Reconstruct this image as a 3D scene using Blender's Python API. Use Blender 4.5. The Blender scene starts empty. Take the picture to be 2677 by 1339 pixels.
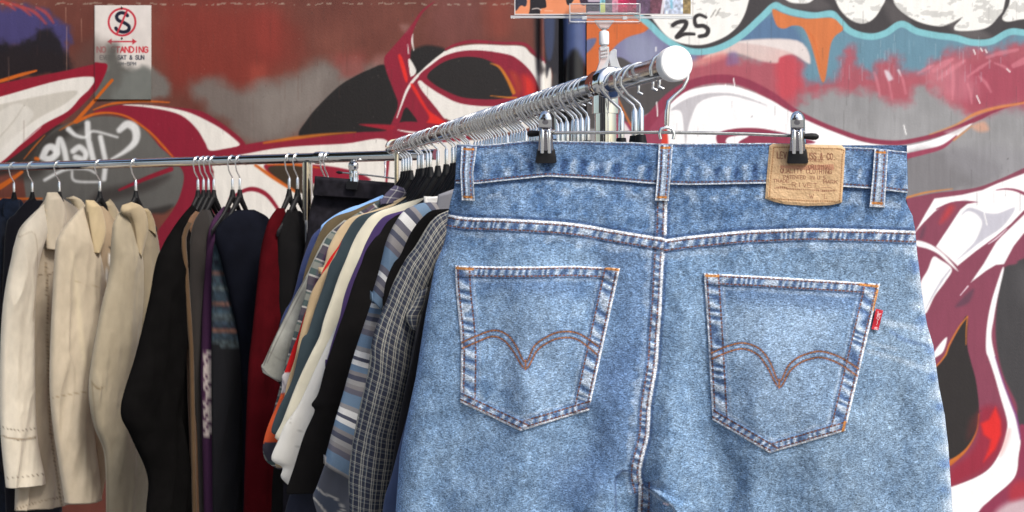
import bpy, bmesh, math, random
import numpy as np
random.seed(7); np.random.seed(7)
S = bpy.context.scene
COL = S.collection
F = 2627.0; CX = 1338.5; HY = 542.0; CAMZ = 1.45      # focal length in photo pixels, principal point, eye height
WALLY = 4.0
def L_(c): return np.linalg.norm(c)
def nrm(v): v = np.array(v, float); return v / np.linalg.norm(v)
def PT(px, py, Y):
    return np.array([(px-CX)*Y/F, Y, CAMZ-(py-HY)*Y/F])
def lin(c):
    c = np.asarray(c, float)/255.0
    return np.where(c <= 0.04045, c/12.92, ((c+0.055)/1.055)**2.4)

# ------------------------------------------------------------------ objects
def tag(o, label=None, cat=None, group=None, kind=None):
    if label: o['label'] = label
    if cat: o['category'] = cat
    if group: o['group'] = group
    if kind: o['kind'] = kind
    return o
def thing(name, label, cat, loc=(0,0,0), rz=0.0, group=None):
    o = bpy.data.objects.new(name, None); COL.objects.link(o)
    o.location = loc; o.rotation_euler = (0, 0, rz); o.empty_display_size = .05
    return tag(o, label, cat, group)
ORG = {}
def origin(par):
    p = np.zeros(3)
    while par is not None:
        p = p + np.array(par.location); par = par.parent
    return p
def mesh_np(name, V, Fq, mat, parent=None, smooth=True, col=None, uv=None, world=True):
    """V (n,3) world coords, Fq list/array of quads"""
    V = np.asarray(V, np.float64)
    if world and parent is not None: V = V - origin(parent)
    Fq = np.asarray(Fq, np.int32)
    me = bpy.data.meshes.new(name)
    n, m, k = len(V), len(Fq), Fq.shape[1]
    me.vertices.add(n); me.vertices.foreach_set('co', V.astype(np.float32).ravel())
    me.loops.add(m*k); me.loops.foreach_set('vertex_index', Fq.ravel())
    me.polygons.add(m); me.polygons.foreach_set('loop_start', np.arange(0, m*k, k, dtype=np.int32))
    me.polygons.foreach_set('loop_total', np.full(m, k, np.int32))
    me.polygons.foreach_set('use_smooth', np.full(m, smooth, bool))
    me.update(calc_edges=True)
    if col is not None:
        a = me.attributes.new('col', 'FLOAT_COLOR', 'POINT')
        c4 = np.ones((n, 4), np.float32); c4[:, :3] = col
        a.data.foreach_set('color', c4.ravel())
    if uv is not None:
        u = me.uv_layers.new(name='UVMap')
        u.data.foreach_set('uv', np.asarray(uv, np.float32)[Fq.ravel()].ravel())
    if mat: me.materials.append(mat)
    o = bpy.data.objects.new(name, me); COL.objects.link(o)
    if parent is not None: o.parent = parent
    return o
def mesh_py(name, V, Fs, mat, parent=None, smooth=True, world=True):
    V = np.asarray(V, float)
    if world and parent is not None: V = V - origin(parent)
    me = bpy.data.meshes.new(name); me.from_pydata([tuple(v) for v in V], [], [tuple(f) for f in Fs]); me.update()
    if smooth: me.polygons.foreach_set('use_smooth', [True]*len(me.polygons))
    if mat: me.materials.append(mat)
    o = bpy.data.objects.new(name, me); COL.objects.link(o)
    if parent is not None: o.parent = parent
    return o
def grid_faces(ny, nx, closed=False):
    j, i = np.meshgrid(np.arange(ny-1), np.arange(nx if closed else nx-1), indexing='ij')
    i2 = (i+1) % nx
    return np.stack([j*nx+i, j*nx+i2, (j+1)*nx+i2, (j+1)*nx+i], -1).reshape(-1, 4)
class MB:
    def __init__(s): s.V = []; s.F = []
    def add(s, V, Fs):
        b = len(s.V); s.V += [tuple(v) for v in V]; s.F += [tuple(int(i)+b for i in f) for f in Fs]
    def tube(s, path, r, n=10, cap=True):
        path = [np.array(p, float) for p in path]; N = len(path)
        r = [r]*N if np.isscalar(r) else list(r)
        T = []
        for i in range(N):
            t = path[min(i+1, N-1)]-path[max(i-1, 0)]
            if np.linalg.norm(t) < 1e-9: t = path[-1]-path[0]
            T.append(nrm(t))
        a = np.array([0, 0, 1.0]) if abs(T[0][2]) < .9 else np.array([1.0, 0, 0])
        u = nrm(np.cross(T[0], a)); V = []
        for i in range(N):
            u = nrm(u - T[i]*np.dot(u, T[i])); w = np.cross(T[i], u)
            for k in range(n):
                th = 2*math.pi*k/n
                V.append(path[i] + r[i]*(math.cos(th)*u + math.sin(th)*w))
        Fs = [(i*n+k, i*n+(k+1) % n, (i+1)*n+(k+1) % n, (i+1)*n+k) for i in range(N-1) for k in range(n)]
        if cap: Fs += [tuple(range(n))[::-1], tuple((N-1)*n+k for k in range(n))]
        s.add(V, Fs)
    def box(s, lo, hi, bev=0):
        x0, y0, z0 = lo; x1, y1, z1 = hi
        V = [(x0,y0,z0),(x1,y0,z0),(x1,y1,z0),(x0,y1,z0),(x0,y0,z1),(x1,y0,z1),(x1,y1,z1),(x0,y1,z1)]
        s.add(V, [(0,3,2,1),(4,5,6,7),(0,1,5,4),(1,2,6,5),(2,3,7,6),(3,0,4,7)])
    def prism(s, poly, off):
        """poly list of 3D pts, extruded by vector off"""
        n = len(poly); off = np.array(off, float)
        V = [np.array(p) for p in poly] + [np.array(p)+off for p in poly]
        s.add(V, [tuple(range(n))[::-1], tuple(range(n, 2*n))] + [(i, (i+1) % n, n+(i+1) % n, n+i) for i in range(n)])
    def build(s, name, mat, parent=None, smooth=True, bevel=0, world=True, sharp=50):
        o = mesh_py(name, s.V, s.F, mat, parent, smooth, world)
        bm = bmesh.new(); bm.from_mesh(o.data); bmesh.ops.recalc_face_normals(bm, faces=bm.faces); bm.to_mesh(o.data); bm.free()
        if bevel:
            b = o.modifiers.new('b', 'BEVEL'); b.width = bevel; b.segments = 2; b.limit_method = 'ANGLE'
        if smooth:
            o.data.set_sharp_from_angle(angle=math.radians(sharp))
        return o

# ------------------------------------------------------------------ noise
_T = np.random.RandomState(3).rand(256, 256).astype(np.float32)
def vn(x, y, seed=0):
    x = np.asarray(x, np.float32)+seed*17.3; y = np.asarray(y, np.float32)+seed*7.7
    xi = np.floor(x).astype(np.int32); yi = np.floor(y).astype(np.int32)
    fx = x-xi; fy = y-yi; fx = fx*fx*(3-2*fx); fy = fy*fy*(3-2*fy)
    a = _T[xi & 255, yi & 255]; b = _T[(xi+1) & 255, yi & 255]; c = _T[xi & 255, (yi+1) & 255]; d = _T[(xi+1) & 255, (yi+1) & 255]
    return (a*(1-fx)+b*fx)*(1-fy)+(c*(1-fx)+d*fx)*fy
def fbm(x, y, seed=0, o=4):
    s = 0; a = .5; t = 0
    for k in range(o):
        s = s+a*vn(x*2**k, y*2**k, seed+k*3); t += a; a *= .5
    return s/t

# ------------------------------------------------------------------ painting on a mesh (paint = albedo per vertex)
def cr(pts, closed=False, sub=6):
    p = np.array(pts, float); n = len(p)
    if n < 3: return p
    out = []
    rng = range(n) if closed else range(n-1)
    for i in rng:
        if closed: p0, p1, p2, p3 = p[(i-1) % n], p[i], p[(i+1) % n], p[(i+2) % n]
        else: p0, p1, p2, p3 = p[max(i-1, 0)], p[i], p[i+1], p[min(i+2, n-1)]
        for k in range(sub):
            t = k/sub
            out.append(.5*((2*p1)+(-p0+p2)*t+(2*p0-5*p1+4*p2-p3)*t*t+(-p0+3*p1-3*p2+p3)*t**3))
    if not closed: out.append(p[-1])
    return np.array(out)
def sstep(a): a = np.clip(a, 0, 1); return a*a*(3-2*a)
class Canvas:
    def __init__(s, X, Y, base):
        s.X = np.asarray(X, np.float32).ravel(); s.Y = np.asarray(Y, np.float32).ravel()
        s.C = np.tile(np.array(base, np.float32), (len(s.X), 1))
    def sel(s, p, m):
        return np.nonzero((s.X > p[:, 0].min()-m) & (s.X < p[:, 0].max()+m) & (s.Y > p[:, 1].min()-m) & (s.Y < p[:, 1].max()+m))[0]
    def mix(s, idx, a, col):
        a = a[:, None]
        s.C[idx] = s.C[idx]*(1-a)+np.array(col, np.float32)*a
    def poly(s, col, pts, soft=2.5, op=1.0, smooth=True, rag=0, rs=.03):
        p = cr(pts, True) if smooth else np.array(pts, float)
        idx = s.sel(p, soft+rag+2)
        if not len(idx): return
        x = s.X[idx]; y = s.Y[idx]; d2 = np.full(len(idx), 1e12, np.float32); ins = np.zeros(len(idx), bool)
        q = np.roll(p, -1, 0)
        for (ax, ay), (bx, by) in zip(p, q):
            ex, ey = bx-ax, by-ay; l2 = ex*ex+ey*ey+1e-9
            t = np.clip(((x-ax)*ex+(y-ay)*ey)/l2, 0, 1)
            d2 = np.minimum(d2, (x-ax-t*ex)**2+(y-ay-t*ey)**2)
            if ay != by:
                c = ((ay > y) != (by > y)) & (x < ex*(y-ay)/ey+ax); ins ^= c
        d = np.sqrt(d2); sd = np.where(ins, -d, d)
        if rag: sd = sd+(fbm(x*rs, y*rs, 5)-.5)*2*rag
        s.mix(idx, sstep(.5-sd/soft)*op, col)
    def stroke(s, col, pts, w, soft=2.5, op=1.0, smooth=True, dash=None, rag=0):
        p0 = np.array(pts, float)
        if np.isscalar(w): w = [w]*len(p0)
        pw = np.column_stack([p0, np.array(w, float)])
        p = cr(pw) if smooth else pw
        idx = s.sel(p, max(w)+soft+2)
        if not len(idx): return
        x = s.X[idx]; y = s.Y[idx]; best = np.full(len(idx), 1e9, np.float32); arc = np.zeros(len(idx), np.float32); acc = 0
        for (ax, ay, aw), (bx, by, bw) in zip(p[:-1], p[1:]):
            ex, ey = bx-ax, by-ay; l2 = ex*ex+ey*ey+1e-9; l = math.sqrt(l2)
            t = np.clip(((x-ax)*ex+(y-ay)*ey)/l2, 0, 1)
            d = np.sqrt((x-ax-t*ex)**2+(y-ay-t*ey)**2)-(aw+(bw-aw)*t)/2
            m = d < best; best = np.where(m, d, best); arc = np.where(m, acc+t*l, arc); acc += l
        if rag: best = best+(fbm(x*.05, y*.05, 9)-.5)*2*rag
        a = sstep(.5-best/soft)*op
        if dash:
            ph = (arc/dash[0]) % 1.0
            a = a*sstep((dash[1]-np.abs(ph-.5)*2*1.0)/.25+.5)
        s.mix(idx, a, col)
    def tint(s, f): s.C = s.C*f[:, None]
    def linear(s, k=1.0): return lin(np.clip(s.C, 0, 255))*k
FONT = {
'A':[[(0,0),(2,6),(4,0)],[(.8,2.2),(3.2,2.2)]],'B':[[(0,0),(0,6),(2.8,6),(3.6,4.6),(2.8,3.2),(0,3.2)],[(2.8,3.2),(4,1.6),(2.8,0),(0,0)]],
'C':[[(4,5),(2.6,6),(1,5.6),(0,3),(1,.4),(2.6,0),(4,1)]],'D':[[(0,0),(0,6),(2,6),(4,4),(4,2),(2,0),(0,0)]],
'E':[[(4,6),(0,6),(0,0),(4,0)],[(0,3),(3,3)]],'G':[[(4,5),(2.6,6),(1,5.6),(0,3),(1,.4),(2.6,0),(4,.8),(4,2.8),(2.4,2.8)]],
'H':[[(0,0),(0,6)],[(4,0),(4,6)],[(0,3),(4,3)]],'I':[[(2,0),(2,6)]],'K':[[(0,0),(0,6)],[(4,6),(0,2.6)],[(1.4,3.8),(4,0)]],
'L':[[(0,6),(0,0),(4,0)]],'M':[[(0,0),(0,6),(2,2),(4,6),(4,0)]],'N':[[(0,0),(0,6),(4,0),(4,6)]],
'O':[[(2,0),(.5,.8),(0,3),(.5,5.2),(2,6),(3.5,5.2),(4,3),(3.5,.8),(2,0)]],'P':[[(0,0),(0,6),(3,6),(4,4.6),(3,3),(0,3)]],
'Q':[[(2,0),(.5,.8),(0,3),(.5,5.2),(2,6),(3.5,5.2),(4,3),(3.5,.8),(2,0)],[(2.5,1.5),(4,-.5)]],
'R':[[(0,0),(0,6),(3,6),(4,4.6),(3,3),(0,3)],[(2,3),(4,0)]],
'S':[[(3.8,5),(2.6,6),(1.2,6),(.2,4.8),(.8,3.5),(3,2.6),(3.9,1.4),(2.8,0),(1.2,0),(0,1)]],'T':[[(0,6),(4,6)],[(2,6),(2,0)]],
'U':[[(0,6),(0,1.5),(1,0),(3,0),(4,1.5),(4,6)]],'V':[[(0,6),(2,0),(4,6)]],'W':[[(0,6),(1,0),(2,4),(3,0),(4,6)]],
'Y':[[(0,6),(2,3),(4,6)],[(2,3),(2,0)]],'&':[[(4,0),(1,4.4),(1.6,6),(2.8,5.4),(2.4,4),(.4,2),(.8,.2),(2.2,0),(4,2.4)]],
'.':[[(1,0),(1.2,.3)]],"'":[[(2,6),(2,4.6)]],'-':[[(.6,3),(3.4,3)]],'0':[[(2,0),(.5,.8),(0,3),(.5,5.2),(2,6),(3.5,5.2),(4,3),(3.5,.8),(2,0)]],
'5':[[(3.8,6),(.4,6),(.2,3.4),(2.4,3.8),(4,2.4),(3.4,.4),(1.6,0),(0,.8)]],'6':[[(3.6,5.6),(1.6,5.6),(.2,3),(.4,.8),(2,0),(3.8,1),(3.6,2.8),(2,3.4),(.3,2.4)]],'3':[[(0,5.4),(2,6),(3.6,5),(2,3.3),(3.9,1.8),(2.4,0),(0,.7)]],' ':[]}
def write(cv, txt, x, y, h, w, pen, col, gap=.35, slope=0, soft=1.4, op=1.0, wide=None):
    """baseline-left x,y (px, y down) ; h cap height ; w total width"""
    n = len(txt); adv = w/(n*(1+gap)-gap)
    for i, ch in enumerate(txt):
        x0 = x+i*adv*(1+gap)
        for st in FONT[ch]:
            pts = [(x0+px/4*adv, y+(x0+px/4*adv-x)*slope-py/6*h) for px, py in st]
            cv.stroke(col, pts, pen, soft, op, smooth=len(pts) > 3)

# ------------------------------------------------------------------ materials
def newmat(name):
    m = bpy.data.materials.new(name); m.use_nodes = True
    nt = m.node_tree; b = nt.nodes['Principled BSDF']; return m, nt, b
def N(nt, t, **k):
    n = nt.nodes.new(t)
    for a, v in k.items(): setattr(n, a, v)
    return n
def plain(name, col, rough=.6, metal=0, spec=.5, noise=0, nscale=40, bump=0, bscale=300, sheen=0):
    m, nt, b = newmat(name); c = lin(col) if max(col) > 1 else np.array(col)
    b.inputs['Base Color'].default_value = (*c, 1); b.inputs['Roughness'].default_value = rough
    b.inputs['Metallic'].default_value = metal; b.inputs['Specular IOR Level'].default_value = spec
    tc = N(nt, 'ShaderNodeTexCoord')
    if noise:
        nz = N(nt, 'ShaderNodeTexNoise'); nz.inputs['Scale'].default_value = nscale; nz.inputs['Detail'].default_value = 5
        mr = N(nt, 'ShaderNodeMapRange'); mr.inputs[3].default_value = 1-noise; mr.inputs[4].default_value = 1+noise
        mx = N(nt, 'ShaderNodeMix', data_type='RGBA', blend_type='MULTIPLY'); mx.inputs[0].default_value = 1
        mx.inputs[6].default_value = (*c, 1)
        nt.links.new(tc.outputs['Object'], nz.inputs['Vector']); nt.links.new(nz.outputs['Fac'], mr.inputs[0])
        mr.inputs[1].default_value = .3; mr.inputs[2].default_value = .7
        nt.links.new(mr.outputs[0], mx.inputs[7]); nt.links.new(mx.outputs[2], b.inputs['Base Color'])
    if bump:
        nb = N(nt, 'ShaderNodeTexNoise'); nb.inputs['Scale'].default_value = bscale; nb.inputs['Detail'].default_value = 4
        bp = N(nt, 'ShaderNodeBump'); bp.inputs['Strength'].default_value = bump; bp.inputs['Distance'].default_value = .002
        nt.links.new(tc.outputs['Object'], nb.inputs['Vector']); nt.links.new(nb.outputs['Fac'], bp.inputs['Height']); nt.links.new(bp.outputs[0], b.inputs['Normal'])
    if sheen:
        b.inputs['Sheen Weight'].default_value = sheen; b.inputs['Sheen Roughness'].default_value = .5
    return m
def attrmat(name, rough=.7, spec=.3, noise=.12, nscale=(30, 30, 30), noise2=0, n2scale=(900, 900, 900), bump=.15, bscale=400, sheen=0):
    """base colour from the painted 'col' attribute, broken up by noise"""
    m, nt, b = newmat(name)
    at = N(nt, 'ShaderNodeAttribute', attribute_name='col'); tc = N(nt, 'ShaderNodeTexCoord')
    out = at.outputs['Color']
    for amt, sc in ((noise, nscale), (noise2, n2scale)):
        if not amt: continue
        mp = N(nt, 'ShaderNodeMapping'); mp.inputs['Scale'].default_value = sc
        nz = N(nt, 'ShaderNodeTexNoise'); nz.inputs['Scale'].default_value = 1; nz.inputs['Detail'].default_value = 4
        mr = N(nt, 'ShaderNodeMapRange'); mr.inputs[1].default_value = .25; mr.inputs[2].default_value = .75
        mr.inputs[3].default_value = 1-amt; mr.inputs[4].default_value = 1+amt
        mx = N(nt, 'ShaderNodeMix', data_type='RGBA', blend_type='MULTIPLY'); mx.inputs[0].default_value = 1
        nt.links.new(tc.outputs['Object'], mp.inputs[0]); nt.links.new(mp.outputs[0], nz.inputs['Vector']); nt.links.new(nz.outputs['Fac'], mr.inputs[0])
        nt.links.new(out, mx.inputs[6]); nt.links.new(mr.outputs[0], mx.inputs[7]); out = mx.outputs[2]
    nt.links.new(out, b.inputs['Base Color'])
    b.inputs['Roughness'].default_value = rough; b.inputs['Specular IOR Level'].default_value = spec
    if bump:
        nb = N(nt, 'ShaderNodeTexNoise'); nb.inputs['Scale'].default_value = bscale; nb.inputs['Detail'].default_value = 4
        bp = N(nt, 'ShaderNodeBump'); bp.inputs['Strength'].default_value = bump; bp.inputs['Distance'].default_value = .0015
        nt.links.new(tc.outputs['Object'], nb.inputs['Vector']); nt.links.new(nb.outputs['Fac'], bp.inputs['Height']); nt.links.new(bp.outputs[0], b.inputs['Normal'])
    if sheen: b.inputs['Sheen Weight'].default_value = sheen
    return m
def ramp_axis(nt, uvsock, axis, period, stops, off=0):
    sp = N(nt, 'ShaderNodeSeparateXYZ'); nt.links.new(uvsock, sp.inputs[0])
    a = N(nt, 'ShaderNodeMath', operation='MULTIPLY_ADD'); a.inputs[1].default_value = 1/period; a.inputs[2].default_value = off
    nt.links.new(sp.outputs[axis], a.inputs[0])
    f = N(nt, 'ShaderNodeMath', operation='FRACT'); nt.links.new(a.outputs[0], f.inputs[0])
    r = N(nt, 'ShaderNodeValToRGB'); r.color_ramp.interpolation = 'CONSTANT'
    el = r.color_ramp.elements
    while len(el) > 1: el.remove(el[0])
    el[0].position = stops[0][0]; el[0].color = (*lin(stops[0][1]), 1)
    for p, c in stops[1:]:
        e = el.new(p); e.color = (*lin(c), 1)
    nt.links.new(f.outputs[0], r.inputs[0]); return r.outputs[0]
def clothpattern(name, fn, rough=.85, noise=.12):
    m, nt, b = newmat(name); uv = N(nt, 'ShaderNodeUVMap'); uv.uv_map = 'UVMap'
    # slight wobble so that no line is ruler-straight
    nz = N(nt, 'ShaderNodeTexNoise'); nz.inputs['Scale'].default_value = 9; nz.inputs['Detail'].default_value = 3
    nt.links.new(uv.outputs[0], nz.inputs['Vector'])
    vm = N(nt, 'ShaderNodeVectorMath', operation='MULTIPLY_ADD'); vm.inputs[1].default_value = (.012, .012, 0)
    nt.links.new(nz.outputs['Color'], vm.inputs[0]); nt.links.new(uv.outputs[0], vm.inputs[2])
    out = fn(nt, vm.outputs[0])
    n2 = N(nt, 'ShaderNodeTexNoise'); n2.inputs['Scale'].default_value = 700; n2.inputs['Detail'].default_value = 2
    nt.links.new(uv.outputs[0], n2.inputs['Vector'])
    mr = N(nt, 'ShaderNodeMapRange'); mr.inputs[1].default_value = .3; mr.inputs[2].default_value = .7; mr.inputs[3].default_value = 1-noise; mr.inputs[4].default_value = 1+noise
    nt.links.new(n2.outputs['Fac'], mr.inputs[0])
    mx = N(nt, 'ShaderNodeMix', data_type='RGBA', blend_type='MULTIPLY'); mx.inputs[0].default_value = 1
    nt.links.new(out, mx.inputs[6]); nt.links.new(mr.outputs[0], mx.inputs[7]); nt.links.new(mx.outputs[2], b.inputs['Base Color'])
    b.inputs['Roughness'].default_value = rough; b.inputs['Specular IOR Level'].default_value = .2
    return m
def mixc(nt, a, b_, fac=.5, mode='MIX'):
    mx = N(nt, 'ShaderNodeMix', data_type='RGBA', blend_type=mode); mx.inputs[0].default_value = fac
    nt.links.new(a, mx.inputs[6]); nt.links.new(b_, mx.inputs[7]); return mx.outputs[2]
RAILM = plain('rail_chrome', (.82, .82, .82), rough=.2, metal=1, bump=.03, bscale=90)
CHROME = plain('chrome', (.78, .78, .78), rough=.07, metal=1, bump=.02, bscale=60)
HOOKM = plain('hook_wire', (.95, .95, .94), rough=.26, metal=1)
DARKREFL = plain('chrome_dark_reflection', (.34, .33, .36), rough=.09, metal=1)  # clip chrome with its dark reflection put into the base colour
NICKEL = plain('nickel', (.5, .49, .46), rough=.22, metal=1, noise=.2, nscale=200)
BLACKP = plain('black_plastic', (.009, .009, .010), rough=.55, noise=.2, spec=.22)
RUBBER = plain('black_rubber', (.01, .01, .012), rough=.3)
CAPREFL = plain('cap_sky_reflection', (.88, .88, .87), rough=.35, noise=.03, nscale=300)  # near end cap: bright sky reflection put into a white base colour
# ================================================================== painted walls
def Z(ox, oy, k, pts): return [(ox+x*k, oy+y*k) for x, y in pts]
z1 = lambda *p: Z(0, 0, .5202, p)            # reference frames used while measuring the mural
z2 = lambda *p: Z(670, 0, .5202, p)
z5 = lambda *p: Z(780, 0, .3106, p)
z6 = lambda *p: Z(1100, 60, .264, p)
r1 = lambda *p: Z(1700, 0, .3728, p)
r2 = lambda *p: Z(2188, 0, .3727, p)
r3 = lambda *p: Z(2300, 440, .357, p)
r4 = lambda *p: Z(2300, 879, .357, p)
MAR = (134, 26, 48); MAR2 = (146, 62, 84); WHT = (226, 221, 214); WHT2 = (246, 244, 244); DRK = (30, 27, 27); ORG_ = (196, 96, 30)

def paint_left(c):
    X, Y = c.X, c.Y
    # brown ground coat with cloudy variation
    c.C[:] = (106, 58, 48)
    c.C += ((fbm(X*.006, Y*.006, 2)-.5)*46)[:, None]*np.array([1, .75, .65])
    c.poly((124, 47, 38), [(430, 10), (640, -10), (760, 60), (770, 170), (680, 225), (560, 240), (450, 200)], 110, .9, rag=30, rs=.012)
    c.poly((138, 52, 44), [(668, 30), (725, 30), (735, 120), (700, 150), (668, 110)], 60, .6)
    c.poly((150, 64, 52), [(655, 175), (695, 170), (690, 230), (655, 240)], 40, .7)
    c.poly((120, 70, 66), [(1130, -20), (1240, -20), (1250, 100), (1140, 115)], 80, .6, rag=25)
    c.poly((150, 66, 52), [(1270, 0), (1330, 0), (1330, 90), (1280, 95)], 50, .5)
    # spray clouds of grey
    c.poly((112, 103, 98), [(500, 228), (560, 212), (640, 228), (700, 208), (770, 195), (840, 165), (930, 172), (985, 190), (900, 240), (830, 300), (795, 360), (700, 376), (630, 372), (600, 335), (560, 300), (515, 262)], 56, .96, rag=26, rs=.02)
    c.poly((132, 123, 117), [(660, 250), (760, 215), (850, 190), (840, 250), (780, 320), (690, 350)], 70, .7, rag=20)
    c.poly((138, 66, 60), [(875, 150), (950, 140), (950, 190), (900, 205)], 36, .7, rag=14)
    c.poly((150, 105, 100), [(985, 145), (1030, 150), (1000, 178), (975, 170)], 30, .6)
    # dark haze and violet patch top left
    c.poly((92, 62, 56), [(225, 110), (300, 130), (330, 230), (280, 320), (190, 320), (170, 210)], 70, .8, rag=20)
    c.poly((62, 60, 112), [(-80, 30), (90, 22), (150, 50), (185, 95), (160, 140), (60, 130), (-80, 140)], 30, .9, rag=16, rs=.05)
    c.poly((28, 22, 26), [(-80, 118), (60, 108), (115, 72), (150, 100), (172, 150), (182, 185), (90, 196), (-80, 228)], 26, .95, rag=16, rs=.05)
    for a, b in (((-20, 0), (40, 26)), ((20, 8), (80, 40)), ((60, 18), (120, 62)), ((95, 20), (140, 60))):
        c.stroke((186, 66, 58), [a, ((a[0]+b[0])/2+3, (a[1]+b[1])/2-6), b], [5, 9, 4], 8, .75)
    for x, y, l in ((22, 150, 90), (174, 70, 130), (213, 50, 60), (172, 20, 40)):
        c.stroke((190, 150, 130), [(x, y), (x+1, y+l)], 1.6, 2.4, .55)
    c.poly((112, 110, 106), [(278, 195), (350, 170), (400, 178), (438, 215), (438, 252), (395, 264), (300, 262), (250, 250), (250, 220)], 24, .92, rag=12)
    # dark under-band around the letters
    c.poly((44, 40, 38), z1((-420, 520), (-160, 480), (330, 640), (250, 680), (190, 750), (110, 850), (-160, 900), (-430, 800)), 16, .9)
    # wing on the far left
    c.stroke(ORG_, z1((-160, 450), (0, 408), (100, 378), (182, 356)), [8, 9, 9, 5], 4)
    c.poly((140, 24, 44), z1((-430, 560), (-160, 458), (0, 420), (300, 362), (505, 318), (540, 340), (490, 440), (380, 560), (200, 690), (0, 835), (-160, 930), (-400, 860)), 5)
    c.poly(WHT, z1((-380, 610), (-160, 524), (0, 487), (300, 404), (470, 388), (452, 445), (405, 490), (340, 560), (220, 625), (130, 700), (0, 820), (-160, 895), (-350, 800)), 4)
    c.poly((196, 190, 180), z1((-160, 560), (0, 525), (370, 455), (330, 520), (200, 590), (40, 700), (-160, 830)), 7, .9)
    c.poly((216, 211, 203), z1((0, 560), (90, 520), (165, 560), (150, 610), (60, 700), (-60, 780), (-100, 640)), 8, .9)
    c.stroke((196, 190, 180), z1((120, 530), (60, 620), (-40, 730)), [3, 5, 3], 4, .8)
    c.stroke((225, 220, 214), z1((205, 640), (110, 720), (0, 800)), [2, 3, 2], 3, .8)
    # grey bowl of the letter with the maroon arc
    c.poly((98, 96, 93), z1((230, 690), (330, 625), (480, 588), (600, 592), (700, 632), (790, 720), (862, 790), (922, 870), (915, 960), (870, 1040), (700, 1090), (500, 1200), (200, 1200), (120, 900), (150, 820)), 6, rag=2)
    c.poly((54, 50, 47), z1((230, 680), (340, 630), (450, 620), (330, 700), (250, 800), (200, 880), (90, 900), (150, 780)), 30, .85)
    c.poly((58, 52, 50), z1((500, 960), (620, 930), (850, 880), (760, 950), (560, 1010), (420, 1060)), 26, .75)
    c.poly((52, 48, 46), z1((720, 1062), (800, 1042), (870, 1030), (820, 1075)), 14, .9)
    c.poly(MAR, z1((470, 565), (540, 540), (620, 527), (760, 530), (900, 545), (1000, 565), (1100, 620), (1200, 695), (1240, 745), (1300, 735), (1300, 765), (1110, 775), (1060, 800), (1068, 850), (1092, 950), (1085, 1030), (1000, 1288), (780, 1400), (700, 1400), (770, 1200), (870, 1055), (912, 960), (922, 870), (862, 790), (800, 735), (750, 665), (650, 600), (560, 572)), 4)
    c.poly(WHT, z1((618, 528), (700, 526), (800, 535), (900, 552), (985, 580), (1100, 640), (1180, 700), (1202, 732), (1130, 748), (1055, 756), (1030, 715), (990, 650), (930, 592), (860, 562), (740, 540)), 4)
    c.stroke((128, 26, 46), z1((880, 543), (1000, 562), (1100, 618), (1205, 700), (1235, 742)), [3, 6, 7, 8, 6], 4)
    c.stroke(ORG_, z1((385, 612), (470, 575), (560, 568), (650, 592), (750, 662), (820, 735), (872, 792)), [9, 7, 5, 5, 5, 6, 3], 4)
    c.stroke(ORG_, z1((850, 515), (700, 509), (560, 522), (470, 552)), [3, 6, 6, 3], 4)
    c.stroke(ORG_, z1((565, 405), (480, 500), (380, 612)), [7, 9, 10], 4)
    c.stroke(ORG_, z1((380, 610), (300, 655)), [8, 3], 6, .7)
    c.stroke(ORG_, z1((225, 680), (170, 740), (120, 800)), [2, 4, 2], 4, .8)
    c.stroke(ORG_, z1((180, 797), (192, 800)), [9, 9], 5)
    c.stroke(ORG_, z1((-100, 980), (0, 940), (110, 865)), [12, 14, 8], 4)
    c.stroke(ORG_, z1((-100, 1005), (90, 1000), (210, 998)), [6, 6, 4], 5)
    c.stroke((138, 26, 46), z1((860, 850), (740, 895), (600, 955)), [12, 11, 6], 5)
    # fat white tag
    W = (226, 226, 226)
    for p, w in (((( 215, 790), (235, 748), (262, 740), (285, 770), (250, 800), (215, 790)), 18), (((285, 770), (300, 700), (322, 750), (335, 815)), 15), (((368, 760), (400, 740), (430, 770), (420, 800), (380, 790)), 15),
                 (((440, 620), (445, 700), (470, 810)), 15), (((345, 650), (380, 680), (430, 690), (470, 660), (590, 690)), [14, 10, 7, 6, 5]), (((505, 690), (520, 760), (530, 820), (522, 900)), 13),
                 (((600, 655), (640, 625), (680, 650), (680, 710), (630, 760), (560, 800)), [15, 20, 22, 18, 12, 5]), (((225, 905), (330, 852), (430, 850), (480, 870)), [8, 8, 5, 5]), (((362, 862), (378, 910), (505, 915)), [5, 6, 5])):
        c.stroke(W, z1(*p), w, 9, .93)
    # dome, big eye and the blade
    c.poly(DRK, z5((10, 1150), (80, 1000), (200, 860), (350, 720), (500, 630), (600, 585), (715, 545), (800, 620), (960, 840), (1060, 1060), (760, 1140), (300, 1160)), 5)
    c.poly(DRK, z5((930, 460), (1000, 408), (1100, 385), (1200, 400), (1240, 440), (1180, 540), (1000, 620)), 12, rag=3)
    c.poly(MAR, z5((1150, 12), (1050, 105), (980, 230), (955, 320), (945, 430), (945, 560), (1000, 650), (1130, 850), (1240, 1000), (1300, 1090), (1050, 1065), (980, 985), (905, 905), (860, 1010), (830, 1090), (800, 1130), (760, 1100), (800, 1000), (838, 880), (800, 760), (740, 600), (724, 490), (780, 415), (880, 300), (960, 200), (1040, 88)), 4)
    c.stroke((214, 205, 200), z5((962, 290), (958, 350), (972, 425)), [2, 5, 2], 3.5)
    c.stroke((214, 205, 200), z5((920, 375), (928, 450)), [2, 3], 3)
    c.poly(WHT, z5((925, 500), (948, 510), (992, 600), (948, 645), (932, 570)), 3)
    c.poly((160, 120, 115), z5((860, 215), (930, 215), (900, 270)), 22, .6)
    # eye
    c.stroke(MAR, [(1165, 130), (1192, 117), (1235, 109), (1311, 113), (1368, 115), (1392, 134), (1420, 160), (1440, 176)], [5, 7, 9, 7, 8, 9, 8, 4], 4)
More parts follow.
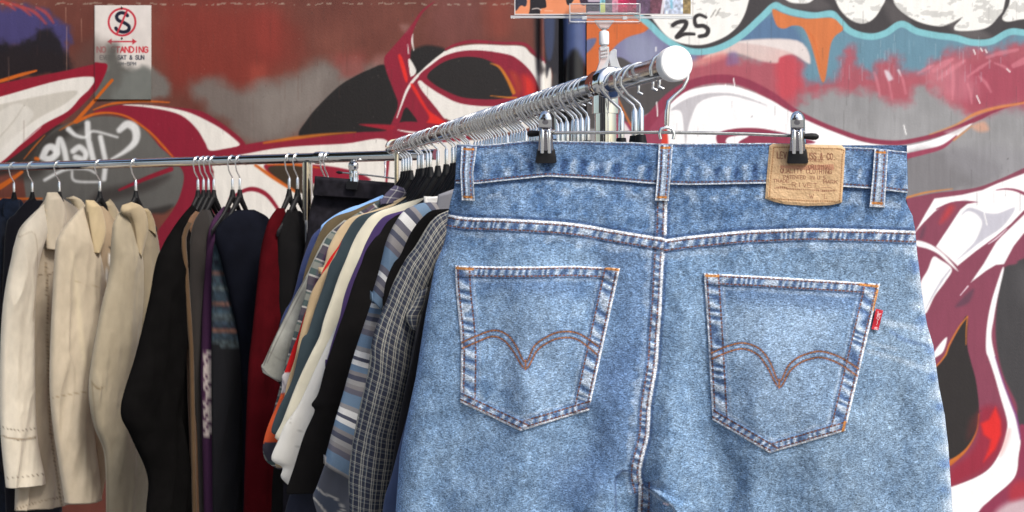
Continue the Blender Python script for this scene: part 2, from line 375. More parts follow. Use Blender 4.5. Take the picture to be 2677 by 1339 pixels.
    c.poly(WHT, z6((-10, 500), (120, 370), (230, 290), (350, 240), (550, 213), (800, 222), (1010, 233), (1090, 305), (1200, 385), (1285, 448), (1298, 660), (1310, 900), (1150, 1010), (900, 1080), (600, 1080), (380, 995), (240, 940), (130, 810), (-5, 640)), 4)
    c.stroke(WHT, z5((1235, 445), (1110, 560), (1000, 645), (920, 750), (865, 890), (828, 995)), [9, 9, 8, 7, 4, 2], 3)
    c.poly(MAR, z6((-10, 510), (100, 420), (230, 330), (400, 280), (600, 273), (850, 310), (960, 358), (1080, 470), (1150, 590), (1172, 720), (1100, 770), (950, 800), (700, 827), (400, 800), (200, 710), (60, 620), (-10, 570)), 3.5)
    c.stroke(MAR, z5((1240, 500), (1130, 570), (1050, 640), (1000, 690), (950, 760), (905, 890)), [8, 9, 12, 12, 11, 8], 4)
    c.poly((205, 44, 34), z6((1010, 520), (1100, 560), (1150, 680), (1120, 730), (1040, 730), (1020, 640)), 26, .9)
    c.poly((170, 60, 34), z6((880, 480), (960, 520), (1000, 640), (960, 720), (920, 600)), 20, .7)
    c.poly((34, 30, 30), z6((62, 530), (130, 450), (270, 370), (450, 335), (640, 360), (780, 450), (870, 600), (905, 715), (800, 750), (620, 757), (400, 735), (220, 660), (110, 590)), 4)
    c.stroke((192, 112, 34), z6((690, 400), (780, 440), (860, 560), (920, 690)), [2, 6, 8, 10], 5)
    c.stroke((192, 112, 34), z6((945, 742), (850, 738), (690, 722)), [5, 4, 1.5], 4)
    # crossing bars beneath the eye
    c.poly((214, 40, 34), z5((840, 470), (870, 478), (920, 650), (905, 692), (870, 590)), 4)
    c.poly((214, 40, 34), z5((945, 720), (975, 720), (1060, 870), (1110, 940), (1240, 1030), (1240, 1080), (1070, 1062), (1100, 985), (1020, 850)), 7)
    c.poly(WHT, z5((1008, 705), (1035, 682), (1120, 770), (1240, 850), (1240, 1000), (1170, 920), (1085, 815)), 3.5)
    c.poly(MAR, [(555, 402), (670, 373), (780, 362), (900, 350), (1000, 338), (1060, 318), (1180, 330), (1220, 345), (1220, 375), (1110, 372), (1020, 370), (900, 378), (760, 386), (670, 398), (560, 420)], 5)
    c.poly((150, 26, 44), z5((520, 1045), (800, 1055), (760, 1100), (600, 1070)), 6)
    c.poly(DRK, z5((560, 1072), (740, 1095), (640, 1110), (420, 1100)), 6, .9)
    c.stroke((186, 104, 34), [(690, 374), (780, 360), (860, 351), (930, 346)], [5, 9, 6, 2], 6, .9)
    c.poly(WHT, [(560, 424), (670, 397), (760, 384), (900, 376), (1014, 369), (1012, 480), (1008, 560), (700, 560), (640, 540), (575, 470)], 4)
    c.poly(WHT, [(1026, 376), (1100, 376), (1460, 372), (1460, 560), (1016, 560)], 4)
    c.stroke(WHT, [(1040, 340), (1085, 347), (1150, 346)], [2, 5, 7], 3)
    c.stroke((140, 26, 48), [(1020, 345), (1016, 400), (1010, 480)], [13, 9, 5], 4)
    # lower curls
    c.poly(WHT, z1((1090, 835), (1288, 830), (1400, 1100), (1288, 1288), (1100, 1288), (1085, 1000)), 4)
    c.stroke((140, 26, 48), [(600, 520), (640, 498), (670, 496), (702, 514), (735, 560)], [6, 10, 12, 11, 8], 4)
    c.poly((140, 26, 48), [(690, 432), (780, 428), (870, 436), (930, 450), (968, 472), (880, 474), (800, 482), (740, 480)], 5)
    c.poly((58, 46, 34), [(700, 440), (790, 436), (820, 500), (772, 500)], 6)
    c.stroke(ORG_, [(668, 432), (715, 465), (778, 505)], [7, 9, 6], 5)
    c.stroke(ORG_, [(700, 430), (770, 430), (840, 440)], [5, 7, 2], 5)
    # edge of the panel and grime
    c.poly((46, 40, 42), [(1395, -300), (1412, -300), (1412, 120), (1428, 180), (1400, 150)], 16, .8)
    c.poly((36, 36, 44), [(1424, -300), (1470, -300), (1470, 240), (1440, 178), (1426, 168)], 8, .96)
    c.poly((58, 68, 98), [(1422, -300), (1450, -300), (1449, 105), (1424, 112)], 10, .9)
    c.poly((60, 58, 60), [(1441, 232), (1460, 230), (1460, 560), (1446, 560)], 8, .9)
    e = 5+fbm(X*.03, Y*0, 4)*9
    m = (np.abs(Y-e-1) < 2.2) & (fbm(X*.09, Y*.2, 8) > .56)
    c.C[m] = c.C[m]*.45+np.array((176, 168, 150))*.55
    c.C *= (1+(fbm(X*.12, Y*.012, 14)-.5)*.07)[:, None]
    rng = np.random.RandomState(4)
    for k in range(50):
        x, y = rng.uniform(0, 1420), rng.uniform(0, 330)
        c.stroke((84, 52, 44), [(x, y), (x+rng.uniform(-1, 1), y+rng.uniform(15, 70))], rng.uniform(.8, 2.2), 3, rng.uniform(.15, .4))
    for k in range(120):
        x, y = rng.uniform(0, 1420), rng.uniform(0, 400)
        c.stroke((176, 160, 148), [(x, y), (x+1, y+1)], rng.uniform(.8, 1.6), 2, .35)
    for k in range(60):
        x, y = rng.uniform(0, 1440), rng.uniform(0, 420)
        c.stroke((60, 52, 48), [(x, y), (x+rng.uniform(-2, 2), y+rng.uniform(2, 9))], rng.uniform(.8, 1.6), 2, .4)

def paint_right(c):
    X, Y = c.X, c.Y
    c.C[:] = (150, 149, 150)
    c.C += ((fbm(X*.01, Y*.01, 2)-.5)*30)[:, None]
    # blue sky field
    c.poly((100, 138, 156), [(1900, 40), (2010, 0), (2190, 30), (2360, 50), (2480, 90), (2590, 110), (2680, 80), (3100, 70), (3100, 190), (2600, 200), (2480, 200), (2360, 215), (2190, 222), (2090, 222), (2060, 160), (1920, 120)], 14)
    c.poly((84, 112, 148), [(1915, 112), (1990, 50), (2040, 45), (2085, 80), (2110, 150), (2080, 130), (2030, 108)], 26, .85)
    c.poly((122, 122, 154), [(1530, 110), (1590, 85), (1660, 70), (1710, 80), (1790, 130), (1850, 135), (1830, 160), (1760, 200), (1700, 220), (1600, 230), (1530, 230)], 16, rag=6)
    c.poly((150, 156, 178), [(1640, 95), (1700, 100), (1720, 150), (1680, 170), (1640, 150)], 40, .6)
    # red spray
    PK = (168, 82, 94)
    c.poly(PK, [(1760, 178), (1800, 168), (1850, 150), (1900, 140), (1930, 152), (1985, 160), (2030, 130), (2072, 146), (2098, 165), (2095, 205), (2140, 215), (2188, 208), (2200, 160), (2222, 125), (2240, 162), (2262, 182), (2282, 190), (2292, 160), (2330, 150), (2352, 158), (2358, 185), (2400, 188), (2440, 165), (2490, 132), (2560, 128), (2620, 130), (2680, 108), (3100, 90), (3100, 330), (2680, 275), (2600, 292), (2540, 302), (2500, 280), (2450, 240), (2400, 225), (2378, 262), (2340, 270), (2300, 258), (2255, 240), (2190, 236), (2140, 245), (2090, 262), (2066, 300), (2000, 260), (1930, 225), (1860, 210), (1780, 240)], 40, .97, rag=18, rs=.05)
    c.poly((196, 64, 76), [(2030, 132), (2075, 145), (2100, 180), (2080, 250), (2040, 250), (2030, 190)], 30, .7, rag=10)
    c.poly((158, 64, 84), [(2500, 190), (2600, 160), (2720, 190), (2700, 260), (2560, 290), (2490, 240)], 60, .7, rag=20)
    c.poly((206, 140, 150), [(2420, 180), (2500, 160), (2560, 240), (2480, 260), (2420, 210)], 60, .45, rag=20)
    rng = np.random.RandomState(12)
    for a, b, w in (((2440, 185), (2490, 155), 16), ((2455, 205), (2520, 160), 14), ((2530, 200), (2590, 160), 8), ((2400, 192), (2440, 172), 8), ((2600, 165), (2640, 185), 7), ((2650, 172), (2700, 150), 16), ((2490, 170), (2490, 260), 9), ((2530, 220), (2540, 270), 8), ((2352, 190), (2368, 245), 7), ((2316, 190), (2332, 260), 6), ((2285, 190), (2300, 250), 8), ((2560, 200), (2590, 240), 9), ((2580, 150), (2660, 130), 10)):
        c.stroke((210, 128, 140), [a, ((a[0]+b[0])/2+2, (a[1]+b[1])/2-2), b], [w*.7, w, w*.6], 7, .6, rag=2)
    c.poly((225, 220, 226), [(2312, 186), (2322, 186), (2334, 206), (2322, 210)], 8, .8)
    c.poly((225, 215, 220), [(2346, 184), (2352, 184), (2356, 200)], 6, .8)
    c.poly((216, 190, 184), [(1838, 152), (1924, 109), (2084, 107), (2118, 166), (2075, 143), (2040, 150), (2030, 165), (1985, 158), (1930, 140), (1890, 142)], 10, .95)
    c.poly((224, 214, 210), [(1924, 109), (2084, 107), (2117, 165), (2070, 138), (2000, 120)], 8, .9)
    c.poly((226, 150, 140), [(1800, 165), (1880, 135), (1900, 148), (1830, 172)], 18, .6)
    c.poly((120, 100, 150), [(1905, 140), (1925, 138), (1930, 165), (1900, 170)], 16, .6)
    # orange, dark wedge at the edge of the panel
    c.poly((202, 102, 50), [(1530, 40), (1700, 40), (1690, 80), (1640, 98), (1605, 125), (1585, 160), (1562, 196), (1530, 250)], 5)
    c.poly((98, 104, 140), [(1530, 108), (1558, 100), (1552, 120), (1530, 140)], 6)
    c.poly((76, 72, 72), [(1530, 230), (1562, 196), (1612, 150), (1660, 170), (1722, 186), (1790, 215), (1760, 262), (1684, 302), (1640, 330), (1600, 330), (1530, 330)], 6)
    # maroon band sweeping over the white arc
    c.poly((150, 62, 86), [(1600, 290), (1640, 320), (1690, 300), (1760, 250), (1800, 240), (1760, 420), (1600, 420)], 5)
    c.stroke((196, 110, 50), [(1618, 262), (1640, 310), (1662, 350)], [3, 5, 3], 4)
    c.poly((224, 214, 216), [(1625, 318), (1648, 345), (1662, 385), (1625, 385)], 5)
    c.stroke((140, 50, 74), [(1684, 335), (1716, 292), (1756, 250), (1812, 218), (1879, 206), (1942, 214), (2017, 250), (2073, 289), (2129, 318), (2188, 342), (2263, 366), (2337, 374), (2397, 366), (2471, 346), (2561, 308), (2600, 290), (2690, 262), (3000, 180)], [26, 26, 24, 22, 22, 22, 20, 16, 15, 14, 13, 13, 12, 12, 12, 8, 5, 3], 5)
    c.stroke((214, 136, 76), [(2430, 352), (2500, 326), (2546, 300), (2600, 283), (2680, 268), (2800, 240)], [2, 4, 8, 8, 6, 3], 6, .85)
    c.poly(WHT2, [(1740, 420), (1742, 300), (1749, 276), (1793, 240), (1849, 226), (1905, 223), (1961, 238), (2017, 263), (2054, 285), (2110, 315), (2188, 348), (2263, 373), (2348, 382), (2412, 373), (2480, 350), (2540, 323), (2520, 342), (2460, 386), (2382, 402), (2300, 470), (2180, 560), (2050, 620), (1930, 610), (1830, 540), (1770, 470)], 4)
    c.stroke((140, 50, 74), [(2382, 404), (2300, 476), (2180, 568), (2050, 630), (1925, 620), (1820, 548), (1755, 460)], [10, 16, 20, 22, 20, 18, 14], 5)
    c.poly((70, 66, 70), [(1560, 520), (1700, 620), (1850, 760), (1950, 1000), (1900, 1300), (1750, 1500), (1540, 1500), (1480, 900)], 10, rag=4)
    c.poly((226, 222, 222), [(1960, 760), (2100, 740), (2250, 800), (2300, 950), (2200, 1120), (2080, 1180), (2140, 1020), (2120, 900), (2040, 830)], 5)
    c.stroke((140, 50, 74), [(1940, 770), (2100, 728), (2265, 790), (2318, 950), (2210, 1135), (2075, 1200)], [8, 16, 20, 20, 16, 6], 5)
    c.poly((192, 188, 192), r1((145, 772), (200, 725), (280, 685), (400, 655), (560, 655), (700, 690), (820, 742), (700, 705), (560, 672), (430, 682), (340, 722), (300, 790), (265, 900), (248, 1010), (238, 930), (222, 800), (190, 772)), 5)
    c.poly((140, 50, 74), r1((462, 960), (500, 922), (620, 900), (760, 900), (880, 920), (960, 940), (1150, 1005), (640, 1012), (690, 952), (560, 960), (528, 990), (540, 1015), (480, 1015)), 4)
    c.poly((204, 60, 46), [(1738, 335), (1744, 340), (1746, 385), (1728, 385)], 5)
    # bubble lettering above
    TQ = [(1560, -120), (1610, -40), (1640, 8), (1662, 34), (1700, 66), (1740, 103), (1793, 131), (1842, 135), (1894, 120), (1942, 90), (1991, 45), (2024, 15), (2045, 22), (2073, 32), (2129, 41), (2173, 36), (2192, 52), (2225, 83), (2274, 96), (2315, 87), (2356, 63), (2397, 82), (2449, 93), (2497, 99), (2542, 111), (2590, 109), (2639, 84), (2680, 86), (2780, 98), (2900, 70), (3100, 90)]
    c.poly((60, 56, 58), TQ+[(3100, -500), (1500, -500)], 4, smooth=False)
    c.poly((104, 98, 98), [(2480, 60), (2560, 75), (2590, 100), (2520, 100)], 20, .7)
    c.poly((96, 90, 90), [(2310, 0), (2350, 20), (2380, 60), (2330, 60)], 22, .6)
    c.poly((96, 90, 90), [(2040, -20), (2130, -10), (2170, 20), (2080, 26), (2030, 10)], 20, .6, rag=8)
    c.stroke((126, 188, 196), TQ, 17, 4)
    BW = (240, 238, 232)
    c.poly(BW, [(1672, -40), (1690, 20), (1715, 62), (1745, 96), (1780, 113), (1830, 118), (1870, 108), (1908, 88), (1938, 55), (1958, 0), (1980, -120), (1900, -300), (1700, -300)], 4)
    c.poly(BW, [(2165, -60), (2188, 10), (2210, 41), (2236, 58), (2262, 61), (2285, 48), (2303, 22), (2318, -20), (2322, -160), (2170, -160)], 4)
    c.poly(BW, [(2030, -80), (2050, -6), (2090, 9), (2130, -6), (2150, -100)], 5)
    c.poly(BW, [(2322, -80), (2334, -5), (2348, 22), (2382, 48), (2419, 63), (2460, 69), (2490, 60), (2512, 50), (2496, 68), (2500, 80), (2546, 80), (2583, 71), (2609, 45), (2625, 16), (2634, -80), (2600, -200), (2400, -200)], 4)
    c.poly(BW, [(2640, -80), (2640, 0), (2630, 28), (2620, 48), (2635, 57), (2680, 50), (2800, 45), (2900, -100), (2700, -200)], 4)
    c.stroke((120, 116, 112), [(2515, 46), (2490, 60), (2470, 66)], [2, 3, 1], 3)
    m = (Y < 75) & (fbm(X*.03, Y*.06, 21) > .6) & (c.C[:, 2] > 200)
    c.C[m] = c.C[m]*.86
    # numerals 2 and 5
    K = (44, 40, 42)
    c.stroke(K, r1((158, 178), (185, 160), (225, 150), (252, 158), (240, 195), (205, 235), (186, 262), (240, 240), (308, 240)), [11, 11, 11, 12, 12, 11, 11, 10, 8], 3)
    c.stroke(K, r1((390, 122), (345, 105), (312, 128), (322, 180), (372, 182), (405, 208), (392, 245), (345, 256)), [8, 9, 10, 11, 11, 12, 11, 10], 3)
    for a in ((425, 120), (440, 95), (460, 110), (472, 85)):
        c.stroke((120, 116, 110), r1(a, (a[0]+18, a[1]-24)), 3, 3, .7)
    # orange drip
    c.poly((206, 116, 64), [(2019, 25), (2045, 34), (2073, 43), (2114, 49), (2173, 47), (2195, 62), (2204, 78), (2182, 96), (2170, 125), (2158, 205), (2147, 210), (2132, 157), (2117, 108), (2099, 73), (2073, 67), (2050, 75), (2030, 66)], 4)
    c.stroke((206, 98, 44), [(2110, 80), (2130, 110), (2145, 190)], [3, 4, 2], 5, .6)
    # lower right letters
    c.poly((116, 113, 116), [(2372, 402), (2460, 392), (2560, 400), (2620, 450), (2540, 490), (2440, 505), (2360, 515)], 30, .75, rag=8)
    c.poly((142, 140, 144), [(2470, 400), (2560, 380), (2700, 400), (2700, 440), (2560, 470)], 40, .6, rag=12)
    c.poly((190, 180, 180), [(2470, 345), (2530, 330), (2500, 350)], 12, .6)
    c.poly((222, 160, 130), [(2540, 330), (2572, 318), (2585, 340), (2560, 345)], 14, .7)
    c.stroke((150, 62, 86), [(2372, 408), (2415, 398), (2464, 384), (2500, 356)], [14, 13, 10, 4], 5)
    c.stroke((214, 136, 76), [(2494, 366), (2540, 330)], [6, 3], 6, .7)
    MR = (134, 66, 86)
    c.poly(MR, [(2200, 540), (2371, 518), (2443, 505), (2550, 491), (2621, 465), (2680, 438), (2800, 385), (3100, 250), (3100, 1600), (2200, 1600)], 4)
    c.stroke((204, 132, 70), [(2360, 520), (2418, 504), (2490, 494)], [5, 5, 2], 4, .9)
    W = WHT2
    c.poly(W, r3((255, 475), (330, 340), (400, 222), (600, 195), (750, 160), (860, 112), (1056, 38), (1400, -100), (1400, 100), (1056, 308), (960, 408), (850, 500), (700, 610), (570, 715), (490, 642), (410, 575), (500, 440), (590, 302), (640, 262), (715, 248), (600, 243), (480, 265), (400, 320), (320, 400)), 4, smooth=False)
    c.stroke((138, 58, 84), r3((855, 160), (920, 152), (990, 160), (1060, 188), (1200, 260)), [2, 4, 6, 8, 10], 4)
    c.stroke((138, 58, 84), r3((415, 300), (520, 256), (620, 243), (715, 248)), [3, 4, 4, 1], 3)
    c.poly((196, 194, 204), r3((600, 340), (645, 292), (700, 298), (780, 328), (870, 330), (990, 290), (900, 425), (750, 530), (570, 668), (690, 545), (748, 420), (735, 365), (690, 325), (640, 315)), 5)
    c.poly(W, r3((268, 530), (340, 545), (420, 588), (500, 660), (575, 755), (510, 702), (430, 630), (350, 590), (268, 568)), 4)
    c.poly((196, 60, 64), r3((500, 280), (545, 285), (500, 360), (440, 400)), 22, .8)
    c.poly((92, 62, 78), r3((335, 420), (320, 500), (290, 515), (300, 460)), 14, .7)
    c.poly(W, r3((390, 650), (440, 668), (528, 738), (480, 830), (400, 940), (335, 1065), (310, 960), (300, 840), (350, 745)), 4)
    c.stroke((196, 194, 204), r3((515, 742), (450, 830), (390, 930), (335, 1035)), [3, 5, 4, 2], 4)
    c.poly(W, r3((665, 838), (760, 700), (850, 545), (890, 500), (1056, 340), (1400, 60), (1400, 300), (1056, 475), (980, 570), (910, 702), (850, 708), (780, 750)), 4, smooth=False)
    c.stroke((225, 200, 210), r3((930, 445), (860, 510), (795, 555)), [2, 4, 2], 3)
    c.stroke((226, 200, 210), r3((645, 865), (590, 930)), [4, 2], 3)
    c.poly((66, 64, 66), r3((906, 742), (1000, 700), (1056, 660), (1500, 520), (1500, 1900), (1056, 1900), (1000, 1720), (900, 1500), (850, 1240), (860, 980)), 8)
    c.poly((90, 88, 90), r3((1000, 760), (1056, 740), (1200, 900), (1056, 1000)), 40, .5)
    c.poly((46, 42, 42), r3((642, 1085), (640, 1288), (668, 1420), (705, 1560), (728, 1770), (718, 1890), (665, 2010), (600, 2080), (515, 2130), (200, 2130), (200, 1500), (415, 1450), (480, 1360), (545, 1240), (590, 1150)), 4)
    c.poly((96, 44, 44), r3((660, 1840), (725, 1800), (720, 1900), (640, 1990)), 22, .5)
    c.stroke((200, 116, 52), r3((642, 1085), (580, 1165), (510, 1290), (480, 1370), (410, 1455)), [3, 4, 4, 4, 3], 4)
    c.stroke((200, 116, 52), r3((642, 1090), (634, 1180), (632, 1290)), [3, 3, 2], 4)
    c.stroke((196, 112, 46), r3((726, 1800), (708, 1930), (630, 2065), (515, 2160)), [2, 3, 6, 14], 5)
    c.poly(W, r3((492, 1238), (465, 1340), (410, 1385), (370, 1400), (430, 1300)), 4)
    c.poly((92, 62, 78), r3((690, 885), (650, 985), (555, 1015), (625, 930)), 12, .8)
    c.poly((150, 40, 60), r4((740, 540), (860, 520), (920, 640), (915, 720), (870, 860), (790, 960), (680, 1030), (520, 1090), (520, 970), (640, 870), (715, 740)), 30, .9)
    c.poly((222, 44, 42), r4((848, 520), (885, 620), (888, 720), (845, 830), (760, 920), (800, 820), (812, 760), (760, 720), (740, 640), (800, 610)), 12, .95, smooth=False)
    c.poly(W, r3((896, 735), (840, 900), (805, 1030), (782, 1180), (778, 1330), (800, 1400), (840, 1520), (885, 1680), (930, 1840), (928, 1930), (885, 2070), (805, 2195), (690, 2270), (520, 2335), (420, 2360), (420, 2700), (560, 2700), (720, 2520), (820, 2420), (985, 2268), (1018, 2100), (1030, 1990), (1000, 1835), (965, 1735), (900, 1560), (845, 1380), (818, 1230), (835, 1100), (860, 960), (885, 850), (908, 745)), 4)
    c.stroke((128, 70, 130), r3((845, 1380), (900, 1555), (968, 1735), (1004, 1835), (1030, 1985)), [2, 4, 5, 6, 3], 5, .8)
    c.poly((236, 160, 156), r4((935, 700), (960, 690), (930, 800), (880, 880)), 16, .6)
    c.poly((140, 54, 80), r4((1032, 650), (1100, 660), (1400, 700), (1400, 1500), (700, 1500), (730, 1288), (825, 1190), (990, 1035), (1022, 860), (1036, 770)), 6)
    c.poly((214, 204, 206), r4((850, 1288), (960, 1210), (1100, 1200), (1100, 1400), (820, 1400)), 26, .8)
    c.poly((176, 50, 62), r4((960, 1100), (1056, 1050), (1100, 1150), (960, 1200)), 24, .8)
    # weathering: vertical runs, chips
    k_ = np.clip((235-c.C.min(1))/60, .15, 1)
    c.C *= (1+(fbm(X*.16, Y*.006, 31)-.5)*.09*k_*np.clip(1.3-Y/900, .35, 1))[:, None]
    for k in range(190):
        x, y = rng.uniform(1540, 2700), rng.uniform(0, 520)
        l = rng.uniform(8, 60)
        c.stroke((70, 66, 68), [(x, y), (x+rng.uniform(-1, 1), y+l)], rng.uniform(.8, 1.7), 2, rng.uniform(.12, .35))
    for k in range(60):
        x, y = rng.uniform(2180, 2620), rng.uniform(90, 200)
        c.stroke((190, 205, 214), [(x, y), (x, y+rng.uniform(10, 40))], 1.5, 2.4, .3)
    for x0, y0, x1, y1 in ((2363, 328, 2369, 352), (1918, 206, 1923, 246), (1897, 221, 1897, 229), (2573, 556, 2580, 588), (2553, 250, 2562, 270), (2545, 130, 2550, 142), (2564, 127, 2568, 134), (2576, 130, 2580, 138), (1717, 268, 1719, 304), (1715, 124, 1715, 134), (1665, 262, 1667, 272), (2632, 180, 2640, 188)):
        c.stroke((248, 246, 244), [(x0, y0), (x1, y1)], 2.8, 2, .95)
    for k in range(40):
        x, y = rng.uniform(1540, 2680), rng.uniform(0, 1330)
        c.stroke((56, 52, 54), [(x, y), (x+rng.uniform(-3, 3), y+rng.uniform(-3, 5))], rng.uniform(1.2, 2.6), 2, .5)

def wall_mesh(name, x0, x1, fx, fy, paint, mat, step=2.4, cx=40, cy=26):
    """vertical painted wall slab at WALLY, coordinates measured in mural pixels (1 px = WALLY/F metres)"""
    def axis(a, b, f0, f1, c):
        s = [np.arange(a, f0, c)] if a < f0 else []
        s.append(np.arange(f0, f1, step))
        s.append(np.append(np.arange(f1, b, c), b) if f1 < b else np.array([b]))
        return np.unique(np.concatenate(s))
    gx = axis(x0, x1, max(fx[0], x0), min(fx[1], x1), cx); gy = axis(-440, HY+CAMZ*F/WALLY, fy[0], fy[1], cy)
    GX, GY = np.meshgrid(gx, gy); cv = Canvas(GX, GY, (128, 128, 128)); paint(cv)
    V = np.stack([(GX-CX)*WALLY/F, np.full_like(GX, WALLY), CAMZ-(GY-HY)*WALLY/F], -1)
    ny, nx = GX.shape
    # returns at the four borders give the slab its thickness
    Vb = np.pad(V, ((1, 1), (1, 1), (0, 0)), mode='edge'); Vb[0, :, 1] += .16; Vb[-1, :, 1] += .16; Vb[:, 0, 1] += .16; Vb[:, -1, 1] += .16
    Cb = np.pad(cv.linear(.9).reshape(ny, nx, 3), ((1, 1), (1, 1), (0, 0)), mode='edge')
    return mesh_np(name, Vb.reshape(-1, 3), grid_faces(ny+2, nx+2)[:, ::-1], mat, None, False, Cb.reshape(-1, 3))
WALLM = attrmat('wall_paint', rough=.55, spec=.3, noise=.06, nscale=(40, 40, 12), noise2=.13, n2scale=(330, 330, 330), bump=.4, bscale=110)
o = wall_mesh('painted_wall', -760, 1460, (-260, 1460), (-30, 600), paint_left, WALLM); tag(o, 'brown and maroon graffiti wall behind the horizontal rail, carrying the parking sign', 'wall')
o = wall_mesh('painted_wall', 1534, 3300, (1534, 3010), (-30, 1400), paint_right, WALLM); tag(o, 'graffiti wall with white bubble letters and blue outline right of the dark drainpipe', 'wall')
# recess between the two walls
DARKW = plain('dark_recess', (34, 34, 40), rough=.5, noise=.3, nscale=20)
m = MB(); xa, xb = (1461-CX)*WALLY/F, (1533.4-CX)*WALLY/F
m.box((xa, WALLY+.17, 0), (xb, WALLY+.25, 2.9)); o = m.build('recess_wall', DARKW, None, False); tag(o, 'dark strip of wall in the recess behind the drainpipe', 'wall')
def pipe(name, px, r, depth, paint, mat, label, cat, n=28):
    ys = np.arange(-430, HY+CAMZ*F/WALLY, 5.0); th = np.linspace(0, 2*np.pi, n, endpoint=False)
    T, Yv = np.meshgrid(th, ys); c0 = (px-CX)*WALLY/F
    X3 = c0+r*np.cos(T); Y3 = depth+r*np.sin(T); cv = Canvas(CX+X3*F/WALLY, Yv, (40, 40, 44)); paint(cv)
    V = np.stack([X3, Y3, CAMZ-(Yv-HY)*WALLY/F], -1)
    o = mesh_np(name, V.reshape(-1, 3), grid_faces(*T.shape, closed=True)[:, ::-1], mat, None, True, cv.linear(.9))
    return tag(o, label, cat)
def paint_pipe(c):
    c.C[:] = (30, 28, 30); c.C += ((fbm(c.X*.05, c.Y*.01, 3)-.5)*14)[:, None]
    c.poly((74, 88, 130), [(1450, -600), (1560, -600), (1560, 122), (1500, 128), (1450, 120)], 16, rag=4)
PIPEM = attrmat('pipe_paint', rough=.28, spec=.5, noise=.08, bump=.1, bscale=120)
pp = pipe('drain_pipe', 1503, .046, WALLY+.02, paint_pipe, PIPEM, 'dark glossy drainpipe with a blue painted upper part between the two walls', 'drainpipe')
def paint_conduit(c):
    paint_left(c)
pipe('conduit', 1417, .0115, WALLY-.0135, paint_conduit, attrmat('conduit_paint', rough=.35, noise=.1), 'thin vertical conduit painted over with the mural beside the drainpipe', 'conduit', 14)

# parking sign
def paint_sign(c):
    X, Y = c.X, c.Y
    c.C[:] = (214, 206, 200)
    RD = (188, 52, 66)
    c.stroke((34, 34, 50), [(333, 41), (326, 35), (314, 34), (305, 42), (309, 53), (325, 60), (337, 69), (335, 80), (322, 84), (308, 80), (303, 74)], 9, 2.2)
    th = np.linspace(0, 2*np.pi, 40)
    c.stroke(RD, [(319+35*math.cos(t), 58+35*math.sin(t)) for t in th], 5.4, 2.2)
    c.stroke(RD, [(332, 28), (306, 88)], 5, 2.2)
    c.stroke(RD, [(286, 109), (352, 109)], 3.8, 2); 
    for s, x in ((1, 280), (-1, 358)): c.poly(RD, [(x, 109), (x+12*s, 101), (x+12*s, 117)], 2, smooth=False)
    write(c, 'NO STANDING', 254, 137, 14, 132, 3.6, (196, 62, 72), gap=.26); write(c, 'EVERY SAT & SUN', 262, 155.5, 10, 114, 2.5, (62, 64, 76), gap=.26)
    write(c, '6AM-5PM', 300, 171, 8, 55, 1.9, (86, 88, 94))
    c.poly((124, 114, 108), [(230, 100), (262, 108), (290, 120), (300, 150), (290, 180), (230, 190)], 46, .72, rag=10)
    c.poly((92, 90, 86), [(288, 125), (305, 122), (310, 150), (320, 170), (395, 200), (410, 275), (240, 275), (240, 185), (270, 170), (280, 150)], 34, .97, rag=12)
    c.poly((112, 114, 110), [(330, 190), (372, 178), (410, 205), (410, 275), (300, 275), (310, 220)], 26, .95, rag=9)
    c.poly((140, 24, 44), [(235, 172), (266, 165), (281, 174), (262, 220), (235, 250)], 5)
    c.stroke((190, 92, 30), [(293, 210), (270, 236), (248, 262)], 8, 4)
    c.stroke((80, 78, 74), [(247, 14), (247, 262)], 2.5, 3, .5)
    c.C *= (1+(fbm(X*.05, Y*.02, 8)-.5)*.1)[:, None]
gx = np.arange(247, 396, 1.05); gy = np.arange(14, 260, 1.05); YS = WALLY-.006
GX, GY = np.meshgrid(gx, gy); cv = Canvas(GX, GY, (214, 206, 200)); paint_sign(cv)
V = np.stack([(GX-CX)*YS/F, np.full_like(GX, YS), CAMZ-(GY-HY)*YS/F], -1); Vb = np.pad(V, ((1, 1), (1, 1), (0, 0)), mode='edge')
for sl in ((0, slice(None)), (-1, slice(None)), (slice(None), 0), (slice(None), -1)): Vb[sl][..., 1] += .0025
Cb = np.pad(cv.linear(.92).reshape(*GX.shape, 3), ((1, 1), (1, 1), (0, 0)), mode='edge')
sg = thing('parking_sign', 'white no standing sign half sprayed over with grey paint on the brown wall', 'sign', tuple(PT(320, 258, YS)))
mesh_np('sign_plate', Vb.reshape(-1, 3), grid_faces(GX.shape[0]+2, GX.shape[1]+2)[:, ::-1], attrmat('sign_paint', rough=.4, noise=.04, bump=0), sg, False, Cb.reshape(-1, 3))
for px, py in ((319, 20), (319, 100)):
    m = MB(); p = PT(px, py, YS); m.tube([p, p+np.array([0, -.003, 0])], .004, 8); m.build('bolt', NICKEL, sg)
# ground
GR = plain('concrete_paving', (.22, .215, .205), rough=.9, noise=.35, nscale=30, bump=.5, bscale=120)
m = MB(); m.add([(-60, -60, 0), (60, -60, 0), (60, 60, 0), (-60, 60, 0)], [(0, 1, 2, 3)]); o = m.build('ground', GR, None, False); tag(o, kind='structure')
